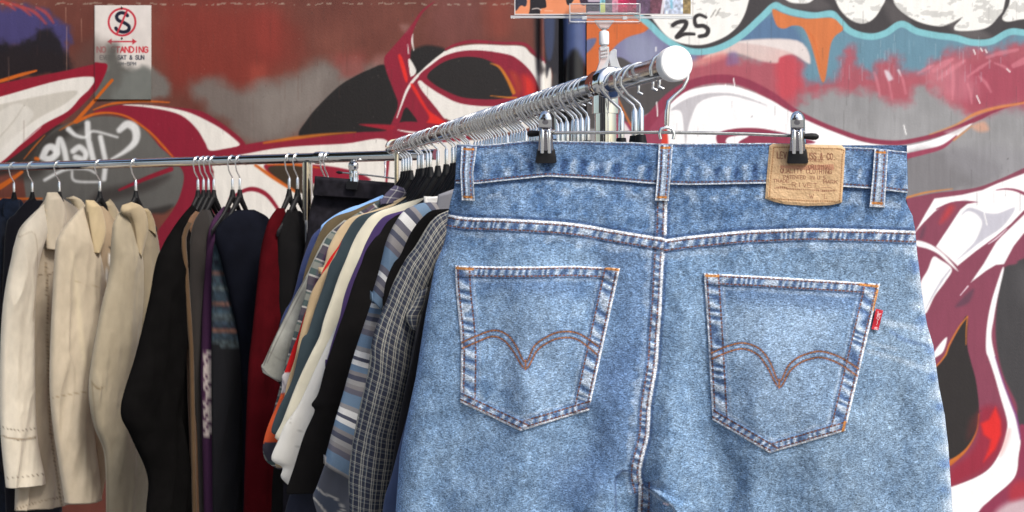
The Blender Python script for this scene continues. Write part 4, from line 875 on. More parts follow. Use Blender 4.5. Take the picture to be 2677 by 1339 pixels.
def pw(c):
    c.C[:] = (150, 150, 142); c.C += ((fbm(c.X*.03, c.Y*.02, 5)-.5)*60)[:, None]
    c.stroke((84, 80, 78), [(800, 726), (760, 800), (720, 880), (690, 955)], 2, 2.5); c.stroke((84, 80, 78), [(806, 730), (766, 806), (727, 885), (698, 950)], 1.6, 2.5, .8)
    c.stroke((104, 100, 92), [(700, 918), (730, 938), (760, 950)], 2, 2.5, .8); c.stroke((84, 82, 86), [(684, 962), (706, 984), (730, 996)], 2.4, 3, .8)
t, pl = garment('washed_shirt', 'shirt', 'grey stone washed denim shirt with a short hemmed sleeve', 'A', 1074, GA, .02, H('the stone washed shirt'))
body_default(pl, t, cloth('wash_body', (128, 128, 122)), th=.008)
panel('sleeve', pl, [(900, 575), (860, 610), (836, 646), (800, 722), (772, 772), (746, 825), (719, 880), (690, 945), (683, 957), (687, 974)], [(960, 580), (940, 640), (900, 720), (870, 780), (840, 830), (810, 890), (770, 960), (755, 985), (740, 996), (726, 998)], WASH, t, th=.009, off=.01, nv=140, nu=34, fold=.004, paint=pw, base=(150, 150, 142))
def plaid_madras(nt, uv):
    a = ramp_axis(nt, uv, 0, .06, [(0, (70, 74, 78)), (.3, (86, 60, 84)), (.45, (182, 180, 170)), (.5, (76, 98, 92)), (.75, (60, 50, 66)), (.9, (150, 146, 140))])
    b = ramp_axis(nt, uv, 1, .07, [(0, (150, 152, 140)), (.2, (70, 92, 88)), (.4, (206, 204, 196)), (.46, (84, 70, 82)), (.7, (52, 48, 64)), (.88, (196, 190, 184)), (.93, (88, 104, 96))])
    return mixc(nt, a, b, .55)
MAD = clothpattern('madras', plaid_madras)
t, pl = shirt('plaid_shirt', 'shirt', 'green and purple madras plaid shirt with its collar standing up', 1094, [(1000, 520), (930, 560), (884, 592), (859, 614), (841, 646), (809, 709), (798, 770), (788, 804), (772, 857), (752, 930), (735, 1000), (712, 1085), (690, 1165), (689, 1190), (700, 1210), (726, 1226)], MAD, hang=H('the madras plaid shirt'), nv=140)
panel('collar', pl, [(1032, 484), (1005, 510), (992, 536)], [(1056, 492), (1062, 508), (1040, 532)], clothpattern('madras_violet', lambda nt, uv: mixc(nt, ramp_axis(nt, uv, 0, .02, [(0, (96, 92, 112)), (.88, (196, 194, 190))]), ramp_axis(nt, uv, 1, .022, [(0, (70, 66, 88)), (.88, (190, 188, 190))]), .5)), t, th=.005, off=.02, nu=12, nv=16, fold=.001)
TAN = cloth('tan_cotton', (186, 166, 134))
t, pl = shirt('tan_shirt', 'shirt', 'sand coloured short sleeved shirt left of the red shirt', 1101, [(1094, 507), (1058, 519), (1023, 534), (962, 555), (922, 567), (901, 581), (884, 601), (868, 628), (856, 655), (848, 690), (832, 716)], TAN, hang=H('the sand coloured short sleeved shirt'))
def pred(c):
    c.C[:] = (196, 22, 24); Y = c.Y; c.C[(Y > 974) & (c.X < 778)] = (206, 200, 200); 
    m_ = (Y > 974) & (Y < 1030); c.C[m_] = (196, 190, 190); c.C[(Y > 1028)] = (206, 84, 44); c.C[(Y > 1158)] = (58, 56, 66)
    c.stroke((90, 84, 96), [(736, 990), (744, 1010), (738, 1030)], 4, 4, .7)
RED = attrmat('red_cotton', rough=.9, noise=.08)
t, pl = shirt('red_shirt', 'shirt', 'bright red shirt with white trim and an orange lower sleeve', 1105, [(925, 600), (898, 622), (884, 645), (860, 678), (842, 712), (832, 745), (800, 812), (780, 873), (764, 914), (744, 972), (737, 985), (734, 1030), (701, 1112), (689, 1155), (688, 1180), (700, 1205)], RED, hang=H('the bright red shirt'), nv=170, paint=pred, base=(196, 22, 24), bodymat=cloth('red_plain', (170, 24, 26)))
shirt('tan_shirt', 'shirt', 'long sleeved tan shirt between the red shirt and the slate teal one', 1117, [(960, 575), (920, 610), (885, 650), (862, 690), (841, 718), (814, 765), (798, 822), (783, 880), (770, 940), (750, 1003), (735, 1090), (720, 1200), (722, 1222)], cloth('tan2', (170, 148, 116)), hang=H('the long sleeved tan shirt'))
shirt('teal_shirt', 'shirt', 'dark slate teal shirt left of the white shirts', 1125, [(1062, 523), (1023, 541), (972, 555), (942, 564), (922, 581), (906, 606), (894, 628), (878, 667), (862, 693), (848, 740), (825, 804), (804, 870), (788, 890), (764, 992), (727, 1070), (709, 1124), (716, 1136)], cloth('slate_teal', (50, 62, 68)), hang=H('the slate teal shirt'))
t, pl = shirt('white_shirt', 'shirt', 'off white long sleeved shirt right of the slate teal shirt', 1145, [(1118, 514), (1060, 530), (1020, 543), (990, 553), (966, 568), (950, 588), (934, 612), (920, 640), (904, 680), (885, 725), (867, 778), (846, 838), (835, 880), (810, 930), (774, 1008), (738, 1101), (718, 1143), (733, 1152)], cloth('ivory', (206, 200, 180)), hang=H('the off white shirt'))
WH = attrmat('white_cotton', rough=.9, noise=.04, bump=.2)
def pwh(c):
    c.C[:] = (222, 219, 211)
    for a in ([(960, 700), (900, 800), (850, 880), (800, 980), (765, 1080), (758, 1112)], [(965, 704), (908, 800), (858, 885), (812, 980)]): c.stroke((150, 144, 132), a, 1.6, 2.5, .6)
    c.stroke((150, 146, 138), [(758, 1112), (775, 1124), (800, 1132)], 2, 2.4, .7); c.stroke((160, 158, 148), [(772, 1166), (786, 1170)], 3, 3, .6)
t, pl = shirt('white_shirt', 'shirt', 'bright white shirt with seamed cuff left of the black shirt', 1167, [(1100, 540), (1040, 560), (1000, 590), (970, 640), (945, 700), (915, 770), (880, 850), (850, 910), (815, 985), (780, 1060), (745, 1110), (728, 1150), (709, 1200), (738, 1222), (734, 1247), (753, 1268)], WH, hang=H('the bright white shirt'), nv=160, paint=pwh, base=(222, 219, 211), bodymat=cloth('white_plain', (214, 212, 206)))
shirt('purple_shirt', 'shirt', 'thin edge of a deep purple shirt along the black shirt', 1184, [(1080, 545), (1023, 559), (998, 571), (978, 595), (962, 624), (952, 645), (941, 672), (922, 715), (907, 752), (897, 785), (888, 828), (866, 900), (850, 960)], cloth('purple', (66, 50, 94)), hang=H('the deep purple shirt'))
BLKC = plain('black_cotton', (15, 13, 13), rough=.9, noise=.25, nscale=30, bump=.2, bscale=800, spec=.15)
shirt('black_shirt', 'shirt', 'long black shirt between the bright white shirt and the striped polo', 1227, [(1100, 555), (1050, 558), (1023, 572), (1008, 586), (992, 612), (980, 622), (957, 655), (944, 690), (925, 738), (904, 804), (883, 863), (852, 955), (832, 1028), (814, 1058), (822, 1076), (795, 1137), (769, 1220), (748, 1284), (752, 1292)], BLKC, w=.16, hang=H('the long black shirt'), nv=140, fold=.003)
shirt('navy_shirt', 'shirt', 'dark navy shirt showing only below the black shirt hem', 1216, [(1060, 575), (1000, 640), (960, 720), (925, 820), (880, 950), (840, 1080), (800, 1200), (770, 1260), (745, 1340), (735, 1430)], cloth('navy2', (40, 42, 54)), w=.18, hang=H('the dark navy shirt'), off=0)
GREYP = attrmat('grey_jersey', rough=.9, noise=.08)
def pgr(c):
    c.C[:] = (104, 105, 112); W_ = (208, 202, 192)
    c.stroke(W_, [(822, 1268), (845, 1290), (876, 1302), (892, 1322), (900, 1330), (880, 1345)], 5, 2.4); c.stroke(W_, [(820, 1302), (836, 1320), (850, 1339), (856, 1350)], 5, 2.4)
    c.poly((84, 92, 108), [(824, 1275), (845, 1295), (876, 1307), (890, 1326), (870, 1345), (850, 1330), (824, 1300)], 3, .8)
shirt('grey_polo', 'polo shirt', 'grey jersey with white piped pieces under the striped polo', 1297, [(1080, 560), (1040, 600), (1005, 680), (975, 790), (945, 900), (900, 1030), (860, 1180), (840, 1240), (826, 1278), (818, 1300), (830, 1345), (850, 1420)], GREYP, w=.16, hang=H('the grey piped jersey'), paint=pgr, base=(104, 105, 112), nv=200, nu=40, bodymat=cloth('grey_plain', (96, 97, 104)))
# striped polo: sleeve and body both show
G1, G2, BL, WT, DKG = (132, 128, 128), (98, 96, 106), (104, 126, 148), (214, 212, 208), (76, 78, 92)
STOPS = [(0, G1), (.07, G2), (.12, BL), (.3, G2), (.36, WT), (.41, G2), (.46, G1), (.50, DKG), (.55, BL), (.66, G1), (.70, DKG), (.76, WT), (.84, G2), (.90, (150, 146, 142)), (.95, DKG)]
POLO = clothpattern('polo_stripes', lambda nt, uv: ramp_axis(nt, uv, 1, .165, STOPS, .35), noise=.08)
POLO2 = clothpattern('polo_body_stripes', lambda nt, uv: ramp_axis(nt, uv, 1, .098, [(0, G1), (.07, G2), (.16, BL), (.36, (140, 138, 138)), (.44, WT), (.54, DKG), (.60, WT), (.68, BL), (.78, G1), (.84, DKG), (.92, (150, 148, 146))], .2), noise=.08)
t, pl = garment('striped_polo', 'polo shirt', 'blue grey and white striped polo shirt left of the checked shirt', 'A', 1319, GA, 0, H('the striped polo'))
panel('body', pl, [(1040, 600), (1005, 680), (975, 780), (955, 840), (925, 930), (896, 1033), (873, 1111), (852, 1190), (846, 1212)], [(1150, 600), (1120, 700), (1080, 800), (1040, 900), (1000, 1000), (980, 1100), (950, 1200), (932, 1240), (924, 1256)], POLO2, t, th=.012, nv=110, nu=34, fold=.005)
panel('body', pl, [(-.02, -.12), (-.06, -.3), (-.04, -.55)], [(-.2, -.185), (-.215, -.3), (-.22, -.55)], POLO2, t, th=.012, metric=True, nv=30, fold=.004)
panel('sleeve', pl, [(1150, 520), (1115, 528), (1086, 536), (1057, 551), (1030, 588), (1010, 632), (1001, 668), (988, 720), (968, 783)], [(1180, 560), (1140, 580), (1110, 610), (1080, 660), (1050, 710), (1020, 760), (996, 812)], POLO, t, th=.014, off=.016, nv=90, nu=28, fold=.003)
panel('sleeve', pl, [(-.06, -.12), (-.19, -.18), (-.3, -.4)], [(-.06, -.15), (-.12, -.25), (-.2, -.42)], POLO, t, th=.012, metric=True, nv=30)
panel('collar', pl, [(1146, 509), (1143, 530), (1143, 550)], [(1192, 492), (1196, 520), (1196, 552)], cloth('grey_collar', (128, 128, 134)), t, th=.005, off=.022, nu=14, nv=16, fold=.001)
panel('collar', pl, [(1118, 516), (1112, 526), (1108, 536)], [(1150, 512), (1150, 525), (1146, 538)], cloth('white_collar', (214, 212, 208)), t, th=.004, off=.018, nu=12, nv=12, fold=.001)
shirt('black_shirt', 'shirt', 'narrow black shirt edge between the striped polo and the checked shirt', 1366, [(1172, 546), (1128, 551), (1097, 577), (1071, 614), (1046, 668), (1028, 690), (1008, 740), (1000, 800)], BLKC, hang=H('the black shirt beside the checked shirt'))
def plaid_navy(nt, uv):
    a = ramp_axis(nt, uv, 0, .0135, [(0, (54, 57, 70)), (.20, (182, 177, 162)), (.30, (62, 68, 80)), (.38, (182, 177, 162)), (.47, (50, 53, 66)), (.64, (84, 94, 102)), (.72, (172, 166, 152)), (.79, (48, 51, 64))])
    b = ramp_axis(nt, uv, 1, .0135, [(0, (52, 55, 68)), (.22, (164, 161, 149)), (.29, (60, 66, 80)), (.36, (148, 145, 136)), (.42, (48, 52, 66)), (.62, (80, 90, 98)), (.70, (136, 134, 128)), (.76, (46, 50, 64))])
    return mixc(nt, a, b, .47)
PLN = clothpattern('navy_check', plaid_navy)
t, pl = garment('checked_shirt', 'shirt', 'navy and cream checked long sleeved shirt nearest the blue jeans', 'A', 1456, GA, 0, H('the navy checked shirt'))
body_default(pl, t, PLN, th=.012)
panel('sleeve', pl, [(1190, 545), (1160, 555), (1138, 567), (1117, 593), (1086, 645), (1060, 680), (1029, 740), (1010, 790), (985, 850), (972, 900), (961, 981), (946, 1044), (930, 1116), (918, 1189), (912, 1250), (914, 1339), (914, 1430)], [(1200, 600), (1180, 640), (1150, 680), (1136, 700), (1118, 750), (1104, 800), (1090, 850), (1078, 910), (1067, 975), (1056, 1030), (1048, 1070), (1036, 1137), (1024, 1220), (1016, 1270), (1006, 1339), (1000, 1430)], PLN, t, th=.018, off=.02, nv=170, nu=30, fold=.005)
panel('sleeve_placket', pl, [(1098, 760), (1076, 800), (1062, 822), (1066, 845), (1078, 862)], [(1120, 750), (1110, 800), (1100, 822), (1094, 845), (1086, 866)], PLN, t, th=.005, off=.042, nv=30, nu=12, fold=.001)
panel('sleeve', pl, [(-.07, -.12), (-.19, -.185), (-.24, -.4), (-.27, -.7)], [(-.07, -.15), (-.12, -.25), (-.15, -.4), (-.16, -.7)], PLN, t, th=.014, metric=True, nv=50)
shirt('fluffy_black_jumper', 'jumper', 'fuzzy edged black jumper between the checked shirt and the slate garment', 1499, [(1230, 575), (1200, 600), (1170, 650), (1140, 690), (1120, 760), (1098, 840), (1075, 950), (1050, 1060), (1036, 1137), (1020, 1257), (1008, 1420)], cloth('fuzzy_black', (24, 22, 24), noise=.3), w=.14, hang=H('the fuzzy black jumper'), fold=.005)
shirt('slate_shirt', 'shirt', 'slate blue garment peeking out along the left edge of the blue jeans', 1536, [(1240, 590), (1200, 640), (1160, 690), (1140, 720), (1122, 810), (1098, 930), (1080, 1025), (1064, 1090), (1040, 1180), (1022, 1250), (1003, 1314), (995, 1430)], cloth('slate', (68, 80, 110)), w=.14, hang=H('the slate blue garment'), off=-.004)
# remaining hangers, packed along the rail behind the jeans
used = {1053, 1060, 1067, 1074, 1094, 1101, 1105, 1117, 1125, 1145, 1167, 1184, 1227, 1216, 1297, 1319, 1366, 1456, 1499, 1536}
for px in (1192, 1205, 1222, 1242, 1250, 1258, 1305, 1325, 1352, 1359, 1410, 1418, 1430, 1442, 1482, 1508, 1266, 1272, 1278, 1284, 1289, 1311, 1337, 1345, 1374, 1388, 1395, 1402, 1468, 1520):
    place_hanger('A', px, 'empty black coat hanger packed among the others on the diagonal rail behind the jeans', 'empty hangers crowded behind the jeans', random.uniform(-.16, .16), True)
for px, l in ((1624, 'empty coat hanger just right of the chrome upright'), (1659, 'empty coat hanger second from the chrome upright towards the white end cap'), (1675, 'empty coat hanger nearest the white end cap, behind the jeans hanger')):
    place_hanger('A', px, l, 'hangers on the diagonal rail', -.16 if px == 1624 else -.30, True)
# ================================================================== the blue jeans
def ip(tab):
    t = np.array(tab, float); return lambda y: np.interp(y, t[:, 1], t[:, 0])
XL = ip([(1194, 374), (1191, 447), (1188, 488), (1177, 529), (1171, 560), (1166, 613), (1160, 640), (1138, 690), (1112, 825), (1086, 991), (1071, 1059), (1045, 1189), (1034, 1339), (1026, 1500), (1060, 2900)])
XR = ip([(2371, 396), (2374, 499), (2367, 525), (2386, 565), (2393, 603), (2398, 666), (2403, 700), (2411, 773), (2424, 851), (2440, 903), (2454, 1007), (2470, 1085), (2479, 1163), (2484, 1241), (2491, 1339), (2500, 1500), (2440, 2900)])
def iq(tab):
    t = np.array(tab, float); return lambda x: np.interp(x, t[:, 0], t[:, 1])
YT = iq([(1180, 376), (1250, 379), (1303, 376), (1360, 369), (1400, 367), (1496, 369), (1652, 372), (1725, 376), (1860, 375), (2006, 374), (2111, 377), (2205, 384), (2288, 388), (2380, 398)])
YS_ = iq([(1180, 479), (1237, 482), (1339, 471), (1429, 462), (1480, 464), (1548, 468), (1704, 481), (1808, 484), (2001, 480), (2110, 484), (2205, 489), (2283, 494), (2380, 506)])
YOKE = [(1150, 560), (1170, 563), (1224, 571), (1314, 574), (1391, 578), (1480, 584), (1540, 592), (1600, 603), (1680, 616), (1735, 625)]
YOKE2 = [(1742, 628), (1800, 620), (1860, 614), (1940, 606), (2007, 603), (2111, 599), (2215, 601), (2300, 603), (2410, 607)]
CS = [(1742, 500), (1741, 560), (1739, 620), (1733, 685), (1727, 799), (1721, 880), (1716, 955), (1699, 1059), (1694, 1137), (1679, 1200), (1673, 1241), (1680, 1274)]
XC = ip([(1736, 380), (1736, 620), (1726, 800), (1716, 955), (1699, 1059), (1692, 1137), (1678, 1200), (1674, 1260), (1690, 1339), (1700, 1500), (1720, 2900)])
RND = lambda y: np.interp(y, [370, 500, 620, 900, 1400, 2900], [.010, .014, .028, .045, .048, .06])
def Y0(px): return 1.060-.05*(px-1735)/1200
def g(a, s): return np.exp(-(a/s)**2)
def D(px, py):
    """depth of the jeans' visible (back) face: seat and legs rounded, valley along the centre seam"""
    l, r = XL(py), XR(py); t = np.clip(2*(px-l)/(r-l)-1, -1, 1)
    d = Y0(px)+RND(py)*(1-np.sqrt(np.clip(1-np.abs(t)**3.2, 0, 1)))
    d = d-.016*g(px-1385, 260)*g(py-960, 330)-.018*g(px-2030, 270)*g(py-990, 340)
    c = px-XC(py); a = np.interp(py, [560, 760, 1000, 1200, 1290, 1420, 2900], [0, .001, .003, .005, .014, .05, .07])
    d = d+a*g(c-8, np.interp(py, [600, 1000, 1290, 1420], [60, 36, 30, 30]))+.6*a*g(c+40, 60)
    d = d-np.interp(py, [700, 950, 1180, 1400], [.002, .006, .009, .010])*g(c-62, 42)-np.interp(py, [800, 1050, 1250, 1400], [0, .003, .005, .006])*g(c+105, 60)
    # long soft folds falling from the seat
    d = d-.0065*np.clip((py-640)/420, 0, 1)*np.sin((px-1100+.22*(py-700))*.019+1.6*(fbm(px*.004, py*.003, 43, 2)-.5)*4)
    d = d-.0055*np.clip((py-480)/90, 0, 1)*(fbm(px*.007, py*.0045, 41, 3)-.5)*2
    return d
def fine(px, py, a=1.0):
    """cloth relief in metres"""
    return a*((fbm(px*.022, py*.016, 51, 4)-.5)*.0042+(fbm((px+py*.6)*.05, (py-px*.3)*.018, 57, 3)-.5)*.0016)
def bp(px, py, off):
    d = D(px, py)-off
    return np.stack([(px-CX)*d/F, d, CAMZ-(py-HY)*d/F], -1)
def sheet(name, PX, PY, off, mat, parent, col, skirt=.002):
    V = bp(PX, PY, off)
    if skirt:
        V = np.pad(V, ((1, 1), (1, 1), (0, 0)), mode='edge'); o2 = np.pad(off, 1, mode='edge')-skirt; px2, py2 = np.pad(PX, 1, mode='edge'), np.pad(PY, 1, mode='edge')
        B = bp(px2, py2, o2)
        for sl in ((0, slice(None)), (-1, slice(None)), (slice(None), 0), (slice(None), -1)): V[sl] = B[sl]
        if col is not None: col = np.pad(col.reshape(*PX.shape, 3), ((1, 1), (1, 1), (0, 0)), mode='edge').reshape(-1, 3)
    ny, nx = V.shape[:2]
    return mesh_np(name, V.reshape(-1, 3), grid_faces(ny, nx)[:, ::-1], mat, parent, True, col)
def along(c, path, m=60):
    """offset (positive to the inner side) and arc length of canvas points along a path"""
    p = cr(path) if len(path) > 2 else np.array(path, float); idx = c.sel(p, m); x = c.X[idx]; y = c.Y[idx]
    best = np.full(len(idx), 1e9); off = np.zeros(len(idx)); arc = np.zeros(len(idx)); acc = 0
    for (ax, ay), (bx, by) in zip(p[:-1], p[1:]):
        ex, ey = bx-ax, by-ay; l = math.hypot(ex, ey)+1e-9; t = ((x-ax)*ex+(y-ay)*ey)/l/l; tc = np.clip(t, 0, 1)
        d = np.hypot(x-ax-tc*ex, y-ay-tc*ey); mm = d < best
        best = np.where(mm, d, best); off = np.where(mm, (-(x-ax)*ey+(y-ay)*ex)/l, off); arc = np.where(mm, acc+tc*l, arc); acc += l
    ok = best < m
    ok &= (np.abs(best-np.abs(off)) < 2.5)
    return idx[ok], off[ok], arc[ok]
LT = (196, 206, 218); DKB = (50, 72, 112); STC = (112, 72, 58); OST = (186, 116, 58)
def feather(o, a, b, s): return sstep((o-a)/s+.5)*sstep((b-o)/s+.5)
def seam(c, path, W, per=24, light=.8, dark=.75, stitch=(7, None), ridge=True, sh=.75, seed=0, glow=18, relief=None):
    idx, o, s = along(c, path, W+46)
    if not len(idx): return
    n1 = fbm(s*.045, o*.02, 60+seed, 2)
    # unworn indigo and the edge's painted shadow along the outside, worn halo inside
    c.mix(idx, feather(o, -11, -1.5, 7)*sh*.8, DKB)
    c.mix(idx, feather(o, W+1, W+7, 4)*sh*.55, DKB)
    c.mix(idx, feather(o, W+5, W+9+glow*n1*1.6, 8)*.5*fbm(s*.06, o*.03, 61+seed, 2), LT)
    ph = s/per+1.5*(fbm(s*.02, s*0, 62+seed, 2)-.5)*2+o*.012
    w = np.sin(2*np.pi*ph)+.7*(fbm(s*.11, o*.09, 64+seed, 3)-.5)*2
    band = feather(o, 2.5, W-.5, 4)
    c.mix(idx, band*.65, (124, 146, 176))
    c.mix(idx, band*sstep(w*1.3-.05)*light*.92, LT); c.mix(idx, band*sstep(-w*1.3-.25)*dark*.85, DKB)
    if ridge:
        c.mix(idx, feather(o, -2.6, 4.6, 2.2)*np.clip(.78+.4*fbm(s*.3, o*.3, 66+seed, 2), 0, 1), (222, 225, 230))
    for k, so in enumerate(stitch if stitch[1] is not None else (stitch[0], W-2)):
        c.mix(idx, feather(o, so-2.2, so+2.2, 2.0)*.45, (70, 84, 120))
        c.mix(idx, feather(o, so-1.9, so+1.9, 1.6)*sstep((.72-np.abs(((s+k*4)/10.5) % 1-.5)*2)/.3+.5)*.97, STC)
    if relief is not None:
        relief[idx] += feather(o, -1, W+3, 5)*.0009+band*(w*.00035)
def denim_base(c, col, col2=None, k=.0, seed=0):
    X, Y = c.X, c.Y
    c.C[:] = col
    if col2 is not None: c.C += (np.array(col2)-np.array(col))*k[:, None]
    v = (fbm(X*.012, Y*.010, 70+seed, 4)-.5)*38+(fbm((X+.5*Y)*.05, (Y-.4*X)*.035, 74+seed, 3)-.5)*52*(1.25-.6*k if col2 is not None else 1.2)
    c.C += v[:, None]*np.array([1.0, .92, .75])
    st = (fbm(X*.35, Y*.025, 78+seed, 3)-.5)*20+(fbm((X-Y)*.26, (X+Y)*.04, 79+seed, 2)-.5)*14
    c.C += st[:, None]
def denim_mat(name):
    m, nt, b = newmat(name); at = N(nt, 'ShaderNodeAttribute', attribute_name='col'); tc = N(nt, 'ShaderNodeTexCoord'); out = at.outputs['Color']
    def mul(sc, rot, lo, hi, detail=2, a=.3, b_=.7):
        nonlocal out
        mp = N(nt, 'ShaderNodeMapping'); mp.inputs['Scale'].default_value = sc; mp.inputs['Rotation'].default_value = (0, rot, 0)
        nz = N(nt, 'ShaderNodeTexNoise'); nz.inputs['Scale'].default_value = 1; nz.inputs['Detail'].default_value = detail
        mr = N(nt, 'ShaderNodeMapRange'); mr.inputs[1].default_value = a; mr.inputs[2].default_value = b_; mr.inputs[3].default_value = lo; mr.inputs[4].default_value = hi
        mx = N(nt, 'ShaderNodeMix', data_type='RGBA', blend_type='MULTIPLY'); mx.inputs[0].default_value = 1
        for q, w in ((tc.outputs['Object'], mp.inputs[0]), (mp.outputs[0], nz.inputs['Vector']), (nz.outputs['Fac'], mr.inputs[0]), (out, mx.inputs[6]), (mr.outputs[0], mx.inputs[7])): nt.links.new(q, w)
        out = mx.outputs[2]; return nz.outputs['Fac'], mp.outputs[0]
    mul((800, 800, 800), 0, .60, 1.44, 3); f, _ = mul((330, 330, 1300), math.radians(45), .62, 1.42, 2); mul((220, 220, 160), 0, .86, 1.14, 3)
    # crisp yarn grain running along the twill
    mp = N(nt, 'ShaderNodeMapping'); mp.inputs['Scale'].default_value = (560, 560, 1250); mp.inputs['Rotation'].default_value = (0, math.radians(-42), 0)
    vo = N(nt, 'ShaderNodeTexVoronoi'); vo.inputs['Scale'].default_value = 1; sx = N(nt, 'ShaderNodeSeparateXYZ'); mr = N(nt, 'ShaderNodeMapRange'); mr.inputs[3].default_value = .64; mr.inputs[4].default_value = 1.38
    mx = N(nt, 'ShaderNodeMix', data_type='RGBA', blend_type='MULTIPLY'); mx.inputs[0].default_value = 1
    for q, w in ((tc.outputs['Object'], mp.inputs[0]), (mp.outputs[0], vo.inputs['Vector']), (vo.outputs['Color'], sx.inputs[0]), (sx.outputs[0], mr.inputs[0]), (out, mx.inputs[6]), (mr.outputs[0], mx.inputs[7])): nt.links.new(q, w)
    out = mx.outputs[2]
    nt.links.new(out, b.inputs['Base Color']); b.inputs['Roughness'].default_value = .92; b.inputs['Specular IOR Level'].default_value = .12; b.inputs['Sheen Weight'].default_value = .08
    bpn = N(nt, 'ShaderNodeBump'); bpn.inputs['Strength'].default_value = .35; bpn.inputs['Distance'].default_value = .0012
    nt.links.new(f, bpn.inputs['Height']); nt.links.new(bpn.outputs[0], b.inputs['Normal'])
    return m
DENIM = denim_mat('blue_denim')
KD = .90
jx = PT(1750, 520, 1.06); jeans = thing('blue_jeans', 'stonewashed blue jeans hung by the waistband with the back pockets facing forward', 'jeans', tuple(jx))
# --- legs and seat
ys = np.concatenate([np.arange(0, 1, 1/560)*(1415-455)+455, np.linspace(1420, 2900, 40)])
u = np.linspace(0, 1, 640); u = .5*u+.5*(.5-.5*np.cos(np.pi*u))
U, YY = np.meshgrid(u, ys)
xs0 = 1186+U*(2373-1186); k = np.clip((YY-455)/(620-455), 0, 1)
PY = YY+(1-k)*(YS_(xs0)-14-455)
PX = XL(PY)+U*(XR(PY)-XL(PY))
c = Canvas(PX, PY, (110, 140, 178)); rel = np.zeros(len(c.X))
kk = sstep((c.Y-560)/110-.2); denim_base(c, (103, 131, 166), (113, 141, 172), kk)
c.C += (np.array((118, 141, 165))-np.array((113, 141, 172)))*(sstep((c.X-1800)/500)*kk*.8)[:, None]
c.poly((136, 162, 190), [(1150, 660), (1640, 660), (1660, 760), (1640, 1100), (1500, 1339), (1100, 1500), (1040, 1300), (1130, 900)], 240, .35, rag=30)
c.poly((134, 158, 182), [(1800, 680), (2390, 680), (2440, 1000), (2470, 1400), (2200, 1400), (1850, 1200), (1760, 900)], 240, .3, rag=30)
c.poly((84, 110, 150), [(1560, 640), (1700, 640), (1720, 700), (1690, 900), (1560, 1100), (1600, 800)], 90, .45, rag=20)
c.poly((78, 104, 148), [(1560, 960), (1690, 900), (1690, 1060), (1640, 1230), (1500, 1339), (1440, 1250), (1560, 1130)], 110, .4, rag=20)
for a, w, o_ in (([(2312, 842), (2350, 850), (2415, 862)], 16, .36), ([(2270, 918), (2340, 938), (2440, 972)], 14, .3), ([(2230, 875), (2290, 900), (2340, 912)], 10, .3)):
    c.stroke((206, 214, 222), a, w, 12, o_, rag=3)
c.stroke((64, 88, 132), [(2330, 868), (2370, 890), (2430, 905)], 10, 10, .35, rag=3)
# worn right outseam
d_ = XR(c.Y)-c.X; w_ = np.sin(2*np.pi*c.Y/74+4*fbm(c.Y*.02, c.Y*0, 5, 2))+.8*(fbm(c.X*.05, c.Y*.03, 83, 3)-.5)*2
i_ = np.nonzero((d_ < 60) & (c.Y > 640))[0]; dd = d_[i_]; ww = w_[i_]
c.mix(i_, sstep((16-dd)/14)*.5, (204, 214, 226)); c.mix(i_, sstep((44-dd)/36)*sstep(ww*.6+.1)*.5, (214, 222, 232)); c.mix(i_, sstep((40-dd)/30)*sstep(-ww*.9-.25)*.6, (74, 108, 164))
d2 = c.X-XL(c.Y); i_ = np.nonzero((d2 < 26) & (c.Y > 560))[0]; c.mix(i_, sstep((22-d2[i_])/20)*.35, (86, 120, 176))
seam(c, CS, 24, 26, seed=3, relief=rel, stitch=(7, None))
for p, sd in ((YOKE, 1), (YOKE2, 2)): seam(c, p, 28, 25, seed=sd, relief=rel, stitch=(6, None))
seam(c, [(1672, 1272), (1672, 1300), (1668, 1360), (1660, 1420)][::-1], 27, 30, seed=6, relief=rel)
c.stroke((52, 74, 116), [(1660, 1236), (1624, 1232), (1609, 1262), (1611, 1345), (1606, 1420)], 4, 5, .6)
c.stroke((188, 198, 212), [(1682, 1274), (1706, 1290), (1732, 1310), (1756, 1322), (1764, 1345)], 5, 3, .7)
c.stroke((222, 200, 206), [(1735, 1316), (1746, 1320)], 5, 2.5, .95)
# bluish uneven patches under the waistband
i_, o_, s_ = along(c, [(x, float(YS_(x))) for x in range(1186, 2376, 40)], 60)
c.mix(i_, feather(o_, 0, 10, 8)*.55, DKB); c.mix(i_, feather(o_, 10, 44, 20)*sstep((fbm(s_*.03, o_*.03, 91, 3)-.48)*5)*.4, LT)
off = fine(c.X, c.Y)+rel
# overlap fold at the crotch: the right leg's front comes forward of the inseam
fx = sstep((c.X-np.interp(c.Y, [1262, 1275, 1300, 1325, 1345, 1420], [1676, 1690, 1716, 1752, 1764, 1770]))/9); off += fx*sstep((c.Y-1262-np.clip(c.X-1690, -30, 90)*.55)/14)*.010*np.exp(-np.clip((c.X-1720)/60., 0, 9)**2)
fl = sstep((np.interp(c.Y, [1228, 1250, 1345, 1420], [1640, 1612, 1612, 1606])-c.X)/8)*sstep((c.Y-1180)/110)*np.exp(-np.clip((1612-c.X)/70., 0, 9)**2); off += fl*.008
sheet('legs', PX, PY, off.reshape(PX.shape), DENIM, jeans, c.linear(KD), 0)
